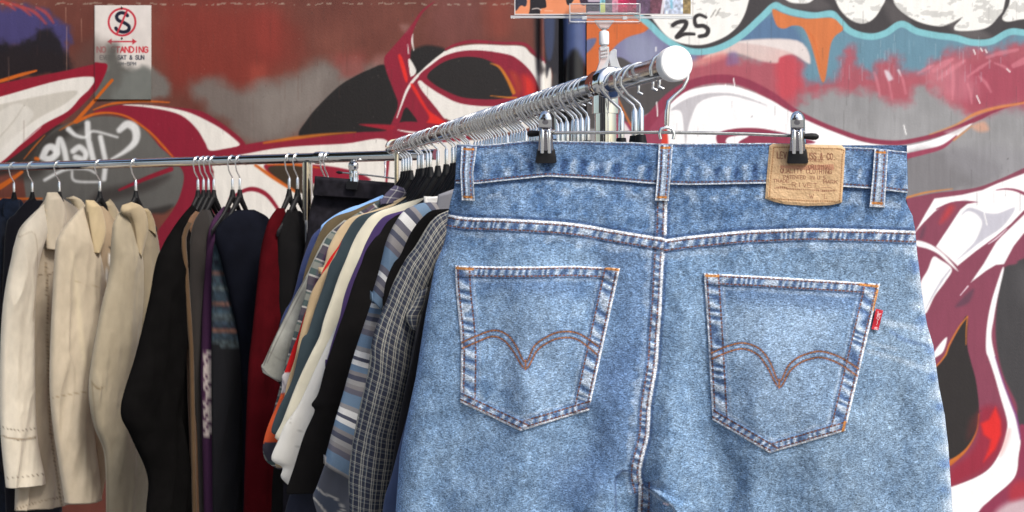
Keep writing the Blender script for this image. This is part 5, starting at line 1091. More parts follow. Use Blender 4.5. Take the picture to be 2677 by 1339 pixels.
# --- hidden front half, closing the legs
ysf = np.concatenate([np.linspace(380, 1415, 60), np.linspace(1450, 2900, 24)]); U, PYf = np.meshgrid(.5-.5*np.cos(np.pi*np.linspace(0, 1, 40)), ysf); PXf = XL(PYf)+U*(XR(PYf)-XL(PYf)); t_ = 2*U-1
dep = Y0(PXf)+RND(PYf)*(1+np.sqrt(np.clip(1-np.abs(t_)**3.2, 0, 1)))+.0
V = np.stack([(PXf-CX)*dep/F, dep, CAMZ-(PYf-HY)*dep/F], -1)
mesh_np('front_panel', V.reshape(-1, 3), grid_faces(*PXf.shape), DENIM, jeans, True, np.tile(lin((100, 128, 168))*KD, (V.size//3, 1)))
# --- waistband
xs = np.linspace(0, 1, 640); vs = np.linspace(0, 1, 72); U, Vv = np.meshgrid(xs, vs); X0 = 1191+U*(2372.5-1191)
PY = YT(X0)+(YS_(X0)-YT(X0))*Vv; PX = XL(PY)+.5+U*(XR(PY)-XL(PY)-1)
c = Canvas(PX, PY, (80, 110, 152)); denim_base(c, (99, 127, 163), seed=9)
top = [(x, float(YT(x))) for x in range(1186, 2390, 34)]; bot = [(x, float(YS_(x))) for x in range(2386, 1180, -34)]
i_, o_, s_ = along(c, bot, 62)
w_ = np.sin(2*np.pi*s_/44+5*(fbm(s_*.012, s_*0, 93, 2)-.5))+1.5*(fbm(s_*.06+o_*.03, o_*.035, 94, 3)-.5)*2
bz = feather(o_, 9, 40+16*fbm(s_*.02, s_*0, 95, 2), 12); c.mix(i_, bz*sstep(w_*.75-.1)*.72, (176, 190, 208)); c.mix(i_, bz*sstep(-w_*.75-.15)*.75, DKB)
c.mix(i_, feather(o_, -3, 4.5, 2.5)*.92, (208, 214, 222)); c.mix(i_, feather(o_, 4, 10, 3)*.6, DKB)
c.mix(i_, feather(o_, 6, 9.2, 1.6)*sstep((.66-np.abs((s_/10.5) % 1-.5)*2)/.3+.5)*.95, STC)
i2, o2, s2 = along(c, top, 30)
c.mix(i2, feather(o2, -3, 3.2, 2.5)*(.55+.5*fbm(s2*.2, o2*.2, 96, 2)), (206, 208, 212)); c.mix(i2, feather(o2, 3, 9, 3)*.5, DKB)
c.mix(i2, feather(o2, 5, 8, 1.6)*sstep((.6-np.abs((s2/10.5) % 1-.5)*2)/.3+.5)*.7, (92, 74, 84))
for a in ([(1255, 400), (1330, 395), (1380, 420)], [(1540, 440), (1600, 425), (1640, 400)], [(1800, 400), (1840, 430), (1860, 455)]): c.stroke((170, 186, 208), a, 12, 10, .35, rag=4)
off = .0026+fine(c.X, c.Y, .7); rl = np.zeros(len(c.X)); rl[i_] += bz*w_*.0004; off = off+rl
sheet('waistband', PX, PY, off.reshape(PX.shape), DENIM, jeans, c.linear(KD), .003)
# --- pockets
def pocket(TL, TR, BR, TIP, BL, topc, leftc, arcs, tacks, seed, lab=None):
    un = (TIP[0]-BL[0])/(BR[0]-BL[0]); nu, nv = 250, 270
    u = np.linspace(0, 1, nu); v = np.linspace(0, 1, nv); U, Vv = np.meshgrid(u, v)
    topy = np.interp(TL[0]+u*(TR[0]-TL[0]), [p[0] for p in topc], [p[1] for p in topc])
    boty = np.where(u < un, BL[1]+(TIP[1]-BL[1])*u/un, TIP[1]+(BR[1]-TIP[1])*(u-un)/(1-un))
    PY = topy[None]*(1-Vv)+boty[None]*Vv
    lx = np.interp(PY, [p[1] for p in leftc], [p[0] for p in leftc]); rx = TR[0]+(BR[0]-TR[0])*np.clip((PY-TR[1])/(BR[1]-TR[1]), -.1, 1)
    PX = lx*(1-U)+rx*U
    c = Canvas(PX, PY, (110, 140, 175)); denim_base(c, (109, 138, 171), (115, 140, 168), np.full(len(c.X), float(seed == 21)), seed=seed); rel = np.zeros(len(c.X))
    mid = ((TL[0]+TR[0])/2, (TL[1]+TIP[1])/2)
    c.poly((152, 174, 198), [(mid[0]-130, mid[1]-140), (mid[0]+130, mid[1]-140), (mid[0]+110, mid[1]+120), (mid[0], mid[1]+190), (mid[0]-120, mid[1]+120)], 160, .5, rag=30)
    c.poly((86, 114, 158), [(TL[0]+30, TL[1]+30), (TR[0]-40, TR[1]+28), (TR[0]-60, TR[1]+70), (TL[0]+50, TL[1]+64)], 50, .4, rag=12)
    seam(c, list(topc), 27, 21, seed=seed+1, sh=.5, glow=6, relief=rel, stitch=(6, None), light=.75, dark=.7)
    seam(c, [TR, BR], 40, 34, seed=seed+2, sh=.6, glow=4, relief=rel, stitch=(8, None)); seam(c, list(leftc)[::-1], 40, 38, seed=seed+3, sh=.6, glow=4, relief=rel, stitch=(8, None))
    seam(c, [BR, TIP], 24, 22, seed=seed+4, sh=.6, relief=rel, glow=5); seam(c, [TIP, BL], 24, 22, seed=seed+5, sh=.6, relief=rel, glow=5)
    for a in arcs:
        c.stroke((62, 84, 128), a, 9, 5, .55); c.stroke((158, 102, 60), a, 4.6, 1.8, .97, dash=(9, .86)); c.stroke((120, 80, 56), a, 3, 1.8, .45)
    for a in tacks: c.stroke((196, 128, 66), a, 6.5, 3, .9)
    off = .0022+fine(c.X, c.Y, .6)+rel
    e = np.minimum(np.minimum(U, 1-U)*380, np.minimum(Vv, 1-Vv)*400).ravel(); off -= .0009*np.clip(1-e/5, 0, 1)
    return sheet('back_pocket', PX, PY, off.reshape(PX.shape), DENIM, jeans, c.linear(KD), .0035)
A1_ = [[(1206, 897), (1240, 881), (1290, 864), (1325, 875), (1348, 903), (1374, 948), (1397, 905), (1430, 881), (1465, 868), (1512, 872), (1563, 905)], [(1207, 912), (1245, 895), (1286, 880), (1316, 889), (1340, 916), (1374, 964), (1403, 918), (1432, 896), (1465, 884), (1510, 888), (1561, 927)], [(1374, 940), (1374, 966)]]
A2_ = [[(1858, 924), (1900, 906), (1943, 897), (1985, 912), (2012, 945), (2037, 998), (2060, 958), (2085, 936), (2111, 925), (2147, 919), (2194, 933), (2244, 964)], [(1859, 940), (1902, 921), (1943, 912), (1980, 927), (2006, 960), (2037, 1012), (2064, 972), (2088, 951), (2113, 940), (2147, 935), (2190, 949), (2241, 983)], [(2037, 990), (2037, 1014)]]
pocket((1189, 694), (1621, 701), (1540, 1073), (1361, 1127), (1203, 1052), [(1189, 694), (1290, 697), (1400, 697), (1500, 695), (1621, 701)], [(1189, 690), (1192, 760), (1205, 900), (1203, 1060)], A1_, [[(1194, 701), (1236, 704)], [(1586, 702), (1616, 706)]], 11)
pocket((1839, 714), (2301, 742), (2210, 1127), (2012, 1185), (1863, 1098), [(1839, 714), (1925, 719), (2007, 723), (2100, 729), (2200, 735), (2301, 742)], [(1839, 705), (1850, 870), (1863, 1110)], A2_, [[(1846, 721), (1878, 722)], [(2248, 744), (2294, 749)], [(2294, 760), (2284, 810)], [(2209, 1104), (2199, 1146)]], 21)
# --- belt loops
def loop(lt, rt, lm, rm, lb, rb, seed):
    u = np.linspace(0, 1, 34); v = np.linspace(0, 1, 110); U, Vv = np.meshgrid(u, v)
    q = lambda a, b, m, i: np.interp(Vv, [0, .5, 1], [a[i], m[i], b[i]])
    PX = q(lt, lb, lm, 0)*(1-U)+q(rt, rb, rm, 0)*U; PY = q(lt, lb, lm, 1)*(1-U)+q(rt, rb, rm, 1)*U
    c = Canvas(PX, PY, (120, 144, 176)); denim_base(c, (136, 158, 186), seed=seed); ur = U.ravel(); vr = Vv.ravel(); i_ = np.arange(len(ur)); n_ = fbm(vr*14, ur*4, seed, 3)
    c.mix(i_, feather(ur, .38, .66, .2)*(.35+.5*n_), (200, 208, 218)); 
    for a, b in ((.14, .34), (.68, .88)): c.mix(i_, feather(ur, a, b, .1)*.55, (66, 84, 124))
    for a in (.24, .75): c.mix(i_, feather(ur, a-.045, a+.045, .06)*sstep((.66-np.abs((vr*13) % 1-.5)*2)/.3+.5)*.95, (120, 74, 56))
    c.mix(i_, (feather(ur, -.2, .10, .06)+feather(ur, .91, 1.2, .06))*.85, (214, 218, 224))
    c.mix(i_, (feather(vr, .035, .075, .02)+feather(vr, .915, .955, .02))*feather(ur, .12, .86, .1)*.95, (196, 124, 60)); c.mix(i_, feather(vr, .962, 1.1, .02)*.8, (206, 210, 214))
    off = .0046+.0016*np.sin(np.pi*Vv)+.0008*(1-(2*U-1)**2)-.0004*np.cos((2*U-1)*9)
    sheet('belt_loop', PX, PY, off, DENIM, jeans, c.linear(KD), .005)
loop((1206, 382), (1247, 384), (1203, 450), (1237, 452), (1207, 524), (1241, 526), 31)
loop((1722, 379), (1759, 379), (1719, 450), (1754, 450), (1712, 525), (1748, 526), 33)
loop((2286, 390), (2322, 392), (2281, 460), (2318, 462), (2273, 541), (2313, 543), 35)
# --- leather patch
u = np.linspace(0, 1, 250); v = np.linspace(0, 1, 190); U, Vv = np.meshgrid(u, v)
ty = np.interp(u, [0, .05, .95, 1], [382, 375.5, 380, 390]); by = np.interp(u, [0, .12, .28, .55, .85, 1], [519, 528, 535, 539, 537, 530])
PY = ty[None]*(1-Vv)+by[None]*Vv; PX = np.interp(Vv, [0, .6, 1], [2011, 2004, 2000])*(1-U)+np.interp(Vv, [0, .5, 1], [2210, 2206, 2201])*U
c = Canvas(PX, PY, (210, 174, 132)); X, Y = c.X, c.Y
c.C += ((fbm(X*.03, Y*.03, 44, 4)-.5)*34)[:, None]*np.array([1, .95, .8]); c.C += ((fbm(X*.2, Y*.2, 45, 2)-.5)*14)[:, None]
pz = lambda *p: Z(1960, 340, .1708, p); INK = (112, 62, 44)
for p in (pz((370, 265), (700, 265), (1100, 285), (1420, 305), (1415, 420), (1395, 800), (1375, 1100)), pz((365, 265), (345, 500), (315, 800), (300, 1030)), pz((330, 1048), (560, 1066), (900, 1085), (1200, 1090), (1340, 1105))):
    c.stroke((122, 82, 52), p, 2.2, 1.5, .85, dash=(6, .62)); c.stroke((168, 122, 78), p, 4, 3, .4)
W_ = lambda t, x, y, h, w, pen, op=.72, sl=.02: write(c, t, 1960+x*.1708, 340+y*.1708, h*.1708, w*.1708, pen, INK, slope=sl, soft=1.4, op=op)
W_('LEVI STRAUSS & CO.', 420, 430, 92, 900, 2.7, sl=.03); W_('ORIGINAL RIVETED', 640, 480, 36, 480, 1.3)
c.poly((166, 96, 76), pz((470, 540), (840, 540), (1280, 522), (1295, 610), (860, 612), (455, 580)), 2, .5, smooth=False); W_('ORIGINAL', 900, 590, 56, 350, 1.6)
W_('QUALITY CLOTHING', 470, 655, 62, 780, 2.0); W_('PATENTED IN U.S.', 520, 745, 50, 680, 1.6); W_('TRADE', 360, 800, 46, 240, 1.5); W_('MARK', 1130, 815, 46, 210, 1.5); W_('RIVET', 650, 870, 60, 380, 1.6)
c.stroke(INK, pz((370, 890), (500, 880), (640, 905), (900, 915), (1100, 930), (1300, 930)), [2, 6, 4, 2, 6, 3], 2.4, .55, dash=(5, .8)); c.stroke(INK, pz((1010, 900), (1200, 880), (1330, 935)), 1.4, 2, .5)
W_('W', 915, 1045, 66, 60, 1.5); W_('L', 1140, 1050, 66, 40, 1.5)
rng = np.random.RandomState(9); crk = np.zeros(len(c.X))
for k in range(26):
    x, y = rng.uniform(2015, 2195), rng.uniform(385, 530); pts = [(x, y)]
    for j in range(3): pts.append((pts[-1][0]+rng.uniform(-3, 3), pts[-1][1]+rng.uniform(6, 16)))
    c.stroke((226, 190, 146), pts, 1.6, 2.2, .5)
for k in range(18):
    x, y = rng.uniform(2005, 2180), rng.uniform(390, 530); c.stroke((160, 114, 74), [(x, y), (x+rng.uniform(8, 22), y+rng.uniform(-3, 3))], 1.4, 2.2, .45)
ed = np.minimum(np.minimum(U, 1-U)*200, np.minimum(Vv, 1-Vv)*150).ravel(); c.mix(np.arange(len(ed)), sstep((4-ed)/4)*.5, (228, 196, 156))
off = .0040+(fbm(X*.05, Y*.05, 46, 3)-.5)*.0007+(fbm(X*.25, Y*.25, 47, 2)-.5)*.0004-.0012*np.clip(1-ed/7, 0, 1)
sheet('leather_patch', PX, PY, off.reshape(PX.shape), attrmat('leather', rough=.6, spec=.35, noise=.08, nscale=(120, 120, 120), bump=.3, bscale=500), jeans, c.linear(.86), .0028)
# --- red tab
u = np.linspace(0, 1, 26); v = np.linspace(0, 1, 60); U, Vv = np.meshgrid(u, v)
PX = (2290-12*Vv)*(1-U)+(2309-13*Vv)*U; PY = (807+54*Vv)*(1-U)+(812+52*Vv)*U; c = Canvas(PX, PY, (186, 26, 44)); c.C += ((fbm(c.X*.3, c.Y*.3, 3)-.5)*30)[:, None]
for k, ch in enumerate("LEVI'S"):
    bx, by = 2300-k*1.9, 817+k*8.4
    for st in FONT[ch]: c.stroke((236, 226, 226), [(bx-4.6+(py/6)*9-.0, by+(px/4)*6.0-2) for px, py in [(6-a if False else b, a2) for b, a2 in st]] if False else [(bx-4.5+px/4*8.0, by+3.6-py/6*6.6) for px, py in st], 1.5, 1.2, .95, smooth=False)
off = .0040+.0006*np.sin(Vv*6)+.0012*U
sheet('red_tab', PX, PY, off, attrmat('tab_satin', rough=.5, noise=.05, bump=.2), jeans, c.linear(.85), .0012)

# ================================================================== clip hanger holding the jeans
def q3(px, py, off=0, dpx=None):
    d = float(Y0(px))-off
    return np.array([(px-CX)*d/F, d, CAMZ-(py-HY)*d/F])
Hp = on_rail(A0, A1, 1752)
th_ = thing('trouser_hanger', 'chrome clip hanger holding the blue jeans by two black tipped clips', 'trouser hanger', tuple(q3(1735, 345)))
BARY = iq([(1370, 350), (1500, 347), (1735, 346), (1950, 350), (2140, 358)])
Yb = lambda px: Y0(px)-.003
def bpt(px, dy=0): d = Yb(px); return np.array([(px-CX)*d/F, d, CAMZ-(float(BARY(px))+dy-HY)*d/F])
m = MB(); m.tube([bpt(x) for x in np.linspace(1385, 2128, 26)], .0018, 10); m.build('bar', NICKEL, th_)
for a, b in ((1378, 1412), (2140, 2096)):
    m = MB(); m.tube([bpt(a), bpt(a+(b-a)*.15), bpt(a+(b-a)*.4), bpt(b)], [.0016, .0034, .0036, .0026], 12); m.build('tip', BLACKP, th_)
# hook: rises, bends to the right around the front of the rail and over it
hp = [(1743, 338), (1743, 322), (1744, 292), (1748, 266), (1766, 248), (1786, 230), (1797, 208)]
pts = [np.array([(x-CX)*Yb(1740)/F, Yb(1740), CAMZ-(y-HY)*Yb(1740)/F]) for x, y in hp]
top = Hp-UA*0; r_ = RA+.004; u2 = np.array([1, 0, 0]); w2 = np.array([0, 0, 1.])
for a in (8, 40, 75, 110, 145, 175, 200): 
    th = math.radians(a); p = np.array([top[0], Yb(1740)+.004, top[2]+RA-r_])+r_*(math.cos(th)*u2+math.sin(th)*w2); pts.append(p)
m = MB(); m.tube(pts, [.0019]+[.0026]*3+[.0019]*(len(pts)-4), 10); m.build('hook', HOOKM, th_)
m = MB()
sad = [(1727, 364), (1724, 350), (1728, 337), (1743, 333), (1757, 337), (1762, 350), (1760, 364)]
m.tube([np.array([(x-CX)*(Yb(1740)-.0035)/F, Yb(1740)-.0035, CAMZ-(y-HY)*(Yb(1740)-.0035)/F]) for x, y in sad], .0017, 8); m.build('saddle', HOOKM, th_)
def clip_plate(name, cx, ytop, ybot, hw, offf, mat, par, sgn=1, ridges=False, lean=0, nu=34, nv=80, thick=.0012):
    u = np.linspace(-1, 1, nu); v = np.linspace(0, 1, nv); U, Vv = np.meshgrid(u, v); py = ytop+(ybot-ytop)*Vv
    h = np.interp(Vv, [a for a, b in hw], [b for a, b in hw]); px = cx+lean*Vv+U*h
    o = np.interp(Vv, [a for a, b in offf], [b for a, b in offf])+sgn*.0028*np.sqrt(np.clip(1-U**2, 0, 1))
    if ridges:
        for rc in (-.45, .45): o += .0022*np.exp(-((U-rc)/.17)**2)*np.clip((Vv-.44)*9, 0, 1)
        o += .0055*np.sqrt(np.clip(1-U**2*.8-((Vv-.19)/.19)**2, 0, 1))-.0014*np.exp(-((Vv-.42)/.05)**2)
    d = Y0(px)-o; V = np.stack([(px-CX)*d/F, d, CAMZ-(py-HY)*d/F], -1)
    d2 = d+sgn*thick; B = np.stack([(px-CX)*d2/F, d2, CAMZ-(py-HY)*d2/F], -1)
    ring = np.concatenate([V, B[:, ::-1]], 1); capb = np.concatenate([(V[-1]+B[-1])/2, ((V[-1]+B[-1])/2)[::-1]])[None]; capt = np.concatenate([(V[0]+B[0])/2, ((V[0]+B[0])/2)[::-1]])[None]
    G = np.concatenate([capt, ring, capb]); Fq = grid_faces(G.shape[0], G.shape[1], True)
    return mesh_np(name, G.reshape(-1, 3), Fq[:, ::-1], mat, par, True)
def clip(cx, yt, back_dx):
    dome = [(0, 1.5), (.02, 6), (.05, 10), (.1, 14), (.17, 16.5), (.3, 17), (.5, 17), (.7, 18), (.85, 20), (1, 22)]
    r = bpy.data.objects.new('clip', None); COL.objects.link(r); r.parent = th_; r.location = q3(cx, yt+70)-np.array(th_.location); r.empty_display_size = .02
    clip_plate('front_plate', cx, yt, yt+104, dome, [(0, .0135), (.35, .0145), (.7, .0125), (1, .0095)], DARKREFL, r, 1, True, lean=2)
    clip_plate('dome', cx, yt-.5, yt+42, [(0, 1.8), (.05, 6.5), (.12, 10.5), (.25, 14.4), (.42, 16.8), (.75, 17.3), (1, 17.2)], [(0, .0155), (.2, .019), (.55, .0195), (1, .0165)], CHROME, r, 1, False, lean=.8, thick=.002)
    for dx in (-8.5, 8.5):
        m = MB(); m.tube([q3(cx+dx+1.2, yt+47, .0172), q3(cx+dx+1.2, yt+52, .0185), q3(cx+dx+1.6, yt+80, .0168), q3(cx+dx*1.1+2, yt+110, .0132)], [.0008, .0021, .0022, .002], 12); m.build('rib', HOOKM, r)
    clip_plate('back_plate', cx+back_dx, yt-1, yt+104, dome, [(0, -.012), (.5, -.011), (1, -.006)], CHROME, r, -1, False, lean=2)
    grip = [(0, 22.5), (.1, 23.5), (.6, 26.5), (.88, 28), (.96, 27), (1, 24)]
    clip_plate('rubber_grip', cx+2.5, yt+99, yt+137, grip, [(0, .0095), (.5, .0085), (1, .0065)], RUBBER, r, 1, thick=.006)
    clip_plate('rubber_grip', cx+2.5+back_dx*.3, yt+99, yt+137, grip, [(0, -.006), (1, -.008)], RUBBER, r, -1, thick=.004)
    m = MB(); m.tube([q3(cx-15, yt+56, .006), q3(cx+15+back_dx, yt+56, .006)], .003, 10); m.build('pivot', NICKEL, r)
clip(1425, 290, 11); clip(2083, 291, 4)

# small clip hanger on the dark jeans
t2 = thing('trouser_hanger', 'small clip hanger gripping the charcoal jeans behind the shirts', 'trouser hanger', (Pj[0], Pj[1], Pj[2]-.06))
def jpt(px, py, off): a, z = jp.sz(px, py); return jp.at(a, z, off)
m = MB(); m.tube([jpt(886, 451, .02), jpt(960, 458, .02), jpt(1048, 469, .02), jpt(1150, 478, .02)], .0022, 8); m.build('bar', NICKEL, t2)
m = MB(); m.tube([jpt(884, 451, .02), jpt(890, 451.5, .02), jpt(900, 452.5, .02)], [.002, .0045, .003], 10); m.build('tip', BLACKP, t2)
m = MB(); m.tube([jpt(1010, 464, .02), jpt(1010, 440, .015), jpt(1006, 425, .0), tuple(np.array(jpt(1004, 407, -.03))+np.array([0, 0, .018]))], .0022, 8); m.build('hook', HOOKM, t2)
r = bpy.data.objects.new('clip', None); COL.objects.link(r); r.parent = t2; r.location = np.array(jpt(930, 450, .02))-np.array(t2.location); r.empty_display_size = .02
def poly_plate(name, poly, off, th, mat, par, curve=0):
    m = MB(); m.prism([jpt(x, y, off) for x, y in poly], jp.n*th); return m.build(name, mat, par, True, .0008)
m = MB(); m.tube([jpt(931, y, .022) for y in (423, 425, 429, 434, 439, 444, 450, 464, 480)], [.001, .006, .010, .0115, .0105, .0085, .0095, .0105, .0125], 18); m.build('front_plate', CHROME, r)
m = MB(); m.tube([jpt(922, y, .006) for y in (421, 423, 428, 434, 440, 450, 470)], [.001, .006, .0095, .0105, .0095, .008, .008], 16); m.build('back_plate', CHROME, r)
poly_plate('rubber_grip', [(913, 495), (915, 474), (944, 476), (942, 497)], .034, .006, RUBBER, r)
for px in (927, 937):
    m = MB(); m.tube([jpt(px, 454, .033), jpt(px, 464, .033)], .0022, 8); m.build('rivet', HOOKM, r)

# ================================================================== acrylic sign holder and poster
def clearmat(name, white, base):
    m, nt, b = newmat(name); out = nt.nodes['Material Output']
    tr = N(nt, 'ShaderNodeBsdfTransparent'); gl = N(nt, 'ShaderNodeBsdfGlossy'); gl.inputs['Roughness'].default_value = .06
    b.inputs['Base Color'].default_value = (.88, .90, .92, 1); b.inputs['Roughness'].default_value = .2
    lw = N(nt, 'ShaderNodeLayerWeight'); lw.inputs['Blend'].default_value = base
    m1 = N(nt, 'ShaderNodeMixShader'); nt.links.new(lw.outputs['Fresnel'], m1.inputs[0]); nt.links.new(tr.outputs[0], m1.inputs[1]); nt.links.new(gl.outputs[0], m1.inputs[2])
    m2 = N(nt, 'ShaderNodeMixShader'); m2.inputs[0].default_value = white; nt.links.new(m1.outputs[0], m2.inputs[1]); nt.links.new(b.outputs[0], m2.inputs[2])
    nt.links.new(m2.outputs[0], out.inputs[0]); return m
AC = clearmat('clear_acrylic', .42, .45); ACG = clearmat('gripper_acrylic', .05, .15); ACS = clearmat('acrylic_sheet', .0, .06)
FRO = plain('frosted_joint', (.85, .86, .87), rough=.25)
YH = UPA[1]+.002
hx = lambda px, py, y=YH: PT(px, py, y)
sh_ = thing('sign_holder', 'clear acrylic clamp sign holder standing on the diagonal rail', 'sign holder', tuple(hx(1580, 200)))
def prism(name, poly, d0, d1, mat, par, bev=.001):
    m = MB(); m.prism([hx(x, y)+np.array([0, d0, 0]) for x, y in poly], (0, d1-d0, 0)); return m.build(name, mat, par, True, bev)
prism('clamp', [(1566, 124), (1591, 124), (1592, 150), (1588, 176), (1598, 196), (1612, 214), (1606, 222), (1590, 208), (1576, 205), (1560, 214), (1548, 236), (1540, 232), (1548, 205), (1560, 182), (1567, 160)], -.007, .007, AC, sh_)
prism('clamp', [(1590, 152), (1594, 136), (1604, 130), (1611, 131), (1611, 150), (1618, 172), (1632, 196), (1624, 204), (1606, 190), (1594, 172)], -.006, .006, AC, sh_)
for k in range(3):
    m = MB(); m.tube([hx(1570, 132+k*9, YH-.008), hx(1587, 129+k*9, YH-.008)], .0016, 8); m.build('grip_rib', AC, sh_)
m = MB(); m.tube([hx(1579, 122), hx(1579, 118)], .004, 14); m.tube([hx(1579, 82), hx(1579, 74)], .003, 12); m.build('stem', AC, sh_)
m = MB(); m.tube([hx(1579, y) for y in (119, 117, 112, 88, 83, 81)], [.0035, .0058, .0062, .0062, .0056, .0034], 20); m.build('joint', FRO, sh_)
prism('funnel', [(1553, 54), (1606, 54), (1590, 76), (1569, 76)], -.004, .004, AC, sh_)
prism('gripper', [(1487, 39), (1672, 39), (1672, 62), (1487, 62)], -.006, .004, ACG, sh_)
prism('gripper', [(1487, 14), (1672, 14), (1672, 38), (1487, 38)], -.008, -.005, ACG, sh_)
for x0, x1, y0, y1 in ((1487, 1672, 37, 40), (1487, 1672, 59, 62), (1487, 1490, 14, 62), (1669, 1672, 14, 62), (1487, 1672, 13, 15.5)): prism('gripper_edge', [(x0, y0), (x1, y0), (x1, y1), (x0, y1)], -.0092, -.0082, AC, sh_, .0003)
for x in (1520, 1625): prism('lug', [(x, 46), (x+13, 46), (x+13, 55), (x, 55)], -.009, -.0062, AC, sh_, .0006)
po = thing('poster', 'orange colour poster in a clear acrylic sleeve above the rail', 'poster', tuple(hx(1572, 40, YH-.002)))
gx = np.arange(1345, 1806, 1.4); gy = np.arange(-270, 39, 1.6); GX, GY = np.meshgrid(gx, gy); c = Canvas(GX, GY, (236, 148, 104))
X, Y = c.X, c.Y; c.C += ((fbm(X*.02, Y*.02, 3)-.5)*26)[:, None]
c.poly((38, 34, 40), [(1384, -120), (1386, 10), (1384, 39), (1410, 39), (1413, 24), (1426, 20), (1428, 10), (1420, -40), (1420, -120)], 3); c.poly((52, 52, 66), [(1345, -120), (1345, 20), (1362, 14), (1376, 4), (1378, -100)], 4, rag=4)
c.poly((44, 40, 48), [(1478, -100), (1480, 4), (1496, 6), (1508, -30), (1508, -100)], 3); c.poly((60, 40, 60), [(1515, -100), (1516, 4), (1540, 0), (1550, -100)], 3)
c.stroke((240, 225, 214), [(1392, 24), (1405, 22), (1414, 26)], 3, 3, .8); c.stroke((246, 190, 160), [(1425, 28), (1444, 29)], 3, 3, .8)
sw = [(1532, 1569, (52, 44, 64)), (1569, 1583, (132, 196, 214)), (1583, 1600, (112, 104, 116)), (1600, 1616, (196, 130, 150)), (1616, 1640, (186, 40, 84)), (1640, 1664, (150, 40, 76)), (1664, 1700, (96, 76, 98)), (1700, 1736, (112, 70, 84)), (1736, 1786, (196, 206, 226)), (1786, 1806, (150, 130, 90))]
for a, b_, col in sw:
    mm = (X >= a) & (X < b_); v = .65+.75*fbm(X*.12, Y*.12, 33, 3)[mm]; c.C[mm] = np.array(col)*v[:, None]
mm = (X > 1569) & (X < 1583) & (Y > 8); c.C[mm] = (206, 216, 130)
c.stroke((232, 200, 214), [(1538, 33), (1566, 33)], 6, 3, .9); c.stroke((210, 190, 206), [(1540, 2), (1566, 2)], 7, 3, .9); c.stroke((240, 240, 246), [(1730, 38), (1745, -60)], 8, 4, .9); c.stroke((110, 190, 214), [(1752, -40), (1756, 20)], 6, 6, .7)
c.C[(Y > 36.5) | (X < 1346.5)] = (226, 222, 220)
yp = YH-.002; V = np.stack([(GX-CX)*yp/F, np.full_like(GX, yp), CAMZ-(GY-HY)*yp/F], -1); Vb = np.pad(V, ((1, 1), (1, 1), (0, 0)), mode='edge')
for sl in ((0, slice(None)), (-1, slice(None)), (slice(None), 0), (slice(None), -1)): Vb[sl][..., 1] += .0006
Cb = np.pad(c.linear(.85).reshape(*GX.shape, 3), ((1, 1), (1, 1), (0, 0)), mode='edge')
mesh_np('print', Vb.reshape(-1, 3), grid_faces(GX.shape[0]+2, GX.shape[1]+2)[:, ::-1], attrmat('poster_print', rough=.35, noise=.03, bump=0), po, False, Cb.reshape(-1, 3))
for d0, d1 in ((-.0035, -.0026), (.0002, .0012)):
    m = MB(); P = [(1333, -280), (1811, -280), (1811, 50), (1333, 48)]; m.prism([hx(x, y) + np.array([0, d0, 0]) for x, y in P], (0, d1-d0, 0)); m.build('sleeve_sheet', ACS, po, False)
m = MB(); m.prism([hx(x, y)+np.array([0, -.0025, 0]) for x, y in [(1335, 42), (1810, 44), (1810, 50), (1335, 48)]], (0, .0026, 0)); m.build('sleeve_edge', AC, po, False)

# ================================================================== awning over the rear rack and the building across the street (both unseen, added to shape the light)
AWN = plain('added_awning_canvas', (46, 50, 44), rough=.9, noise=.1, bump=.1)
aw = thing('added_awning', 'unseen dark canvas canopy added on a side mast to shade the rear rack', 'added_awning', (-4.4, 2.3, 0))
m = MB(); x0, x1 = -4.2, -.75
m.prism([(x0, 3.2, 2.55), (x0, 2.25, 2.75), (x0, 1.35, 2.55), (x0, 1.34, 2.40), (x0, 1.325, 2.40), (x0, 1.33, 2.57), (x0, 2.25, 2.78), (x0, 3.22, 2.57)], (x1-x0, 0, 0)); m.build('canvas', AWN, aw, False)
m = MB(); m.tube([(-4.4, 2.25, 0), (-4.4, 2.25, 2.8)], .035, 14); m.build('mast', NICKEL, aw)
m = MB(); m.tube([(-4.4, 2.25, 2.72), (x1, 2.25, 2.72)], .02, 12); m.build('arm', NICKEL, aw)
BRK, nt, b = newmat('added_brick'); tx = N(nt, 'ShaderNodeTexBrick'); tx.inputs['Color1'].default_value = (.22, .15, .12, 1); tx.inputs['Color2'].default_value = (.26, .19, .15, 1); tx.inputs['Mortar'].default_value = (.16, .15, .13, 1); tx.inputs['Scale'].default_value = 2.2
tcn = N(nt, 'ShaderNodeTexCoord'); mpn = N(nt, 'ShaderNodeMapping'); mpn.inputs['Rotation'].default_value = (math.radians(90), 0, 0); nt.links.new(tcn.outputs['Object'], mpn.inputs[0]); nt.links.new(mpn.outputs[0], tx.inputs[0]); nt.links.new(tx.outputs[0], b.inputs['Base Color']); b.inputs['Roughness'].default_value = .9
bd = thing('added_brick_building', 'unseen dark brick building added across the street for dark reflections in the chrome', 'building', (-13, -11, 0))
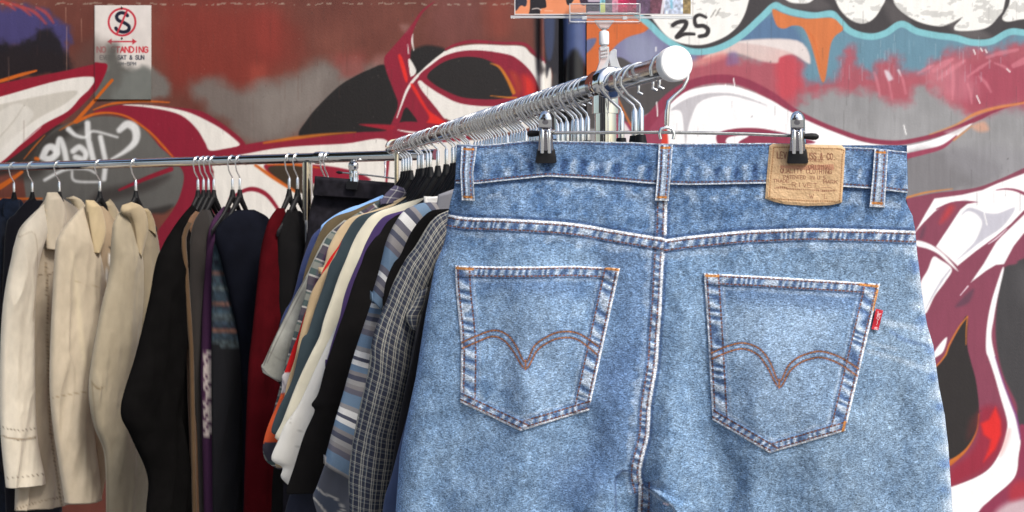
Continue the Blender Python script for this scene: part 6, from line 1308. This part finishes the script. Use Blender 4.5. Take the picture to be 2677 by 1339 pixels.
m = MB(); m.box((-26, -12, 0), (-1.5, -11, 6.2)); m.build('wall', BRK, bd, False)
m = MB(); m.box((-26.2, -12.1, 6.2), (-1.3, -10.8, 6.5)); m.build('cornice', plain('stone_trim', (.32, .3, .27), rough=.8, noise=.1), bd, False)
GLS = plain('dark_glass', (.02, .025, .03), rough=.08)
for x in range(-22, -2, 6):
    m = MB(); m.box((x-1, -10.99, 1.0), (x+1, -10.95, 3.4)); m.build('window', GLS, bd, False)

# ================================================================== light, sky, camera
SUN_EL, SUN_AZ = math.radians(50), math.radians(38)     # azimuth measured from behind the camera towards the right
sd = np.array([math.cos(SUN_EL)*math.sin(SUN_AZ), -math.cos(SUN_EL)*math.cos(SUN_AZ), math.sin(SUN_EL)])
W = bpy.data.worlds.new('World'); S.world = W; W.use_nodes = True; nt = W.node_tree
sky = nt.nodes.new('ShaderNodeTexSky'); sky.sky_type = 'NISHITA'; sky.sun_disc = False; sky.sun_elevation = SUN_EL; sky.sun_rotation = math.atan2(sd[0], sd[1]); sky.dust_density = 3.0; sky.air_density = 1.2
nt.links.new(sky.outputs[0], nt.nodes['Background'].inputs[0]); nt.nodes['Background'].inputs[1].default_value = .12
from mathutils import Vector
sl = bpy.data.lights.new('sun', 'SUN'); sl.energy = 2.5; sl.angle = math.radians(15); sl.color = (1, .96, .9); so = bpy.data.objects.new('sun', sl); COL.objects.link(so)
so.rotation_euler = Vector(sd).to_track_quat('Z', 'Y').to_euler(); so.location = (2, -3, 5)
cam = bpy.data.cameras.new('camera'); cam.sensor_width = 36; cam.lens = 36*F/2677; cam.shift_y = -(669.5-HY)/2677; cam.clip_start = .05; cam.clip_end = 300
cam.dof.use_dof = True; cam.dof.focus_distance = 1.12; cam.dof.aperture_fstop = 20
co = bpy.data.objects.new('camera', cam); COL.objects.link(co); co.location = (0, 0, CAMZ); co.rotation_euler = (math.radians(90), 0, 0); S.camera = co
S.view_settings.view_transform = 'Standard'; S.view_settings.look = 'None'; S.view_settings.gamma = 1; S.view_settings.exposure = .55
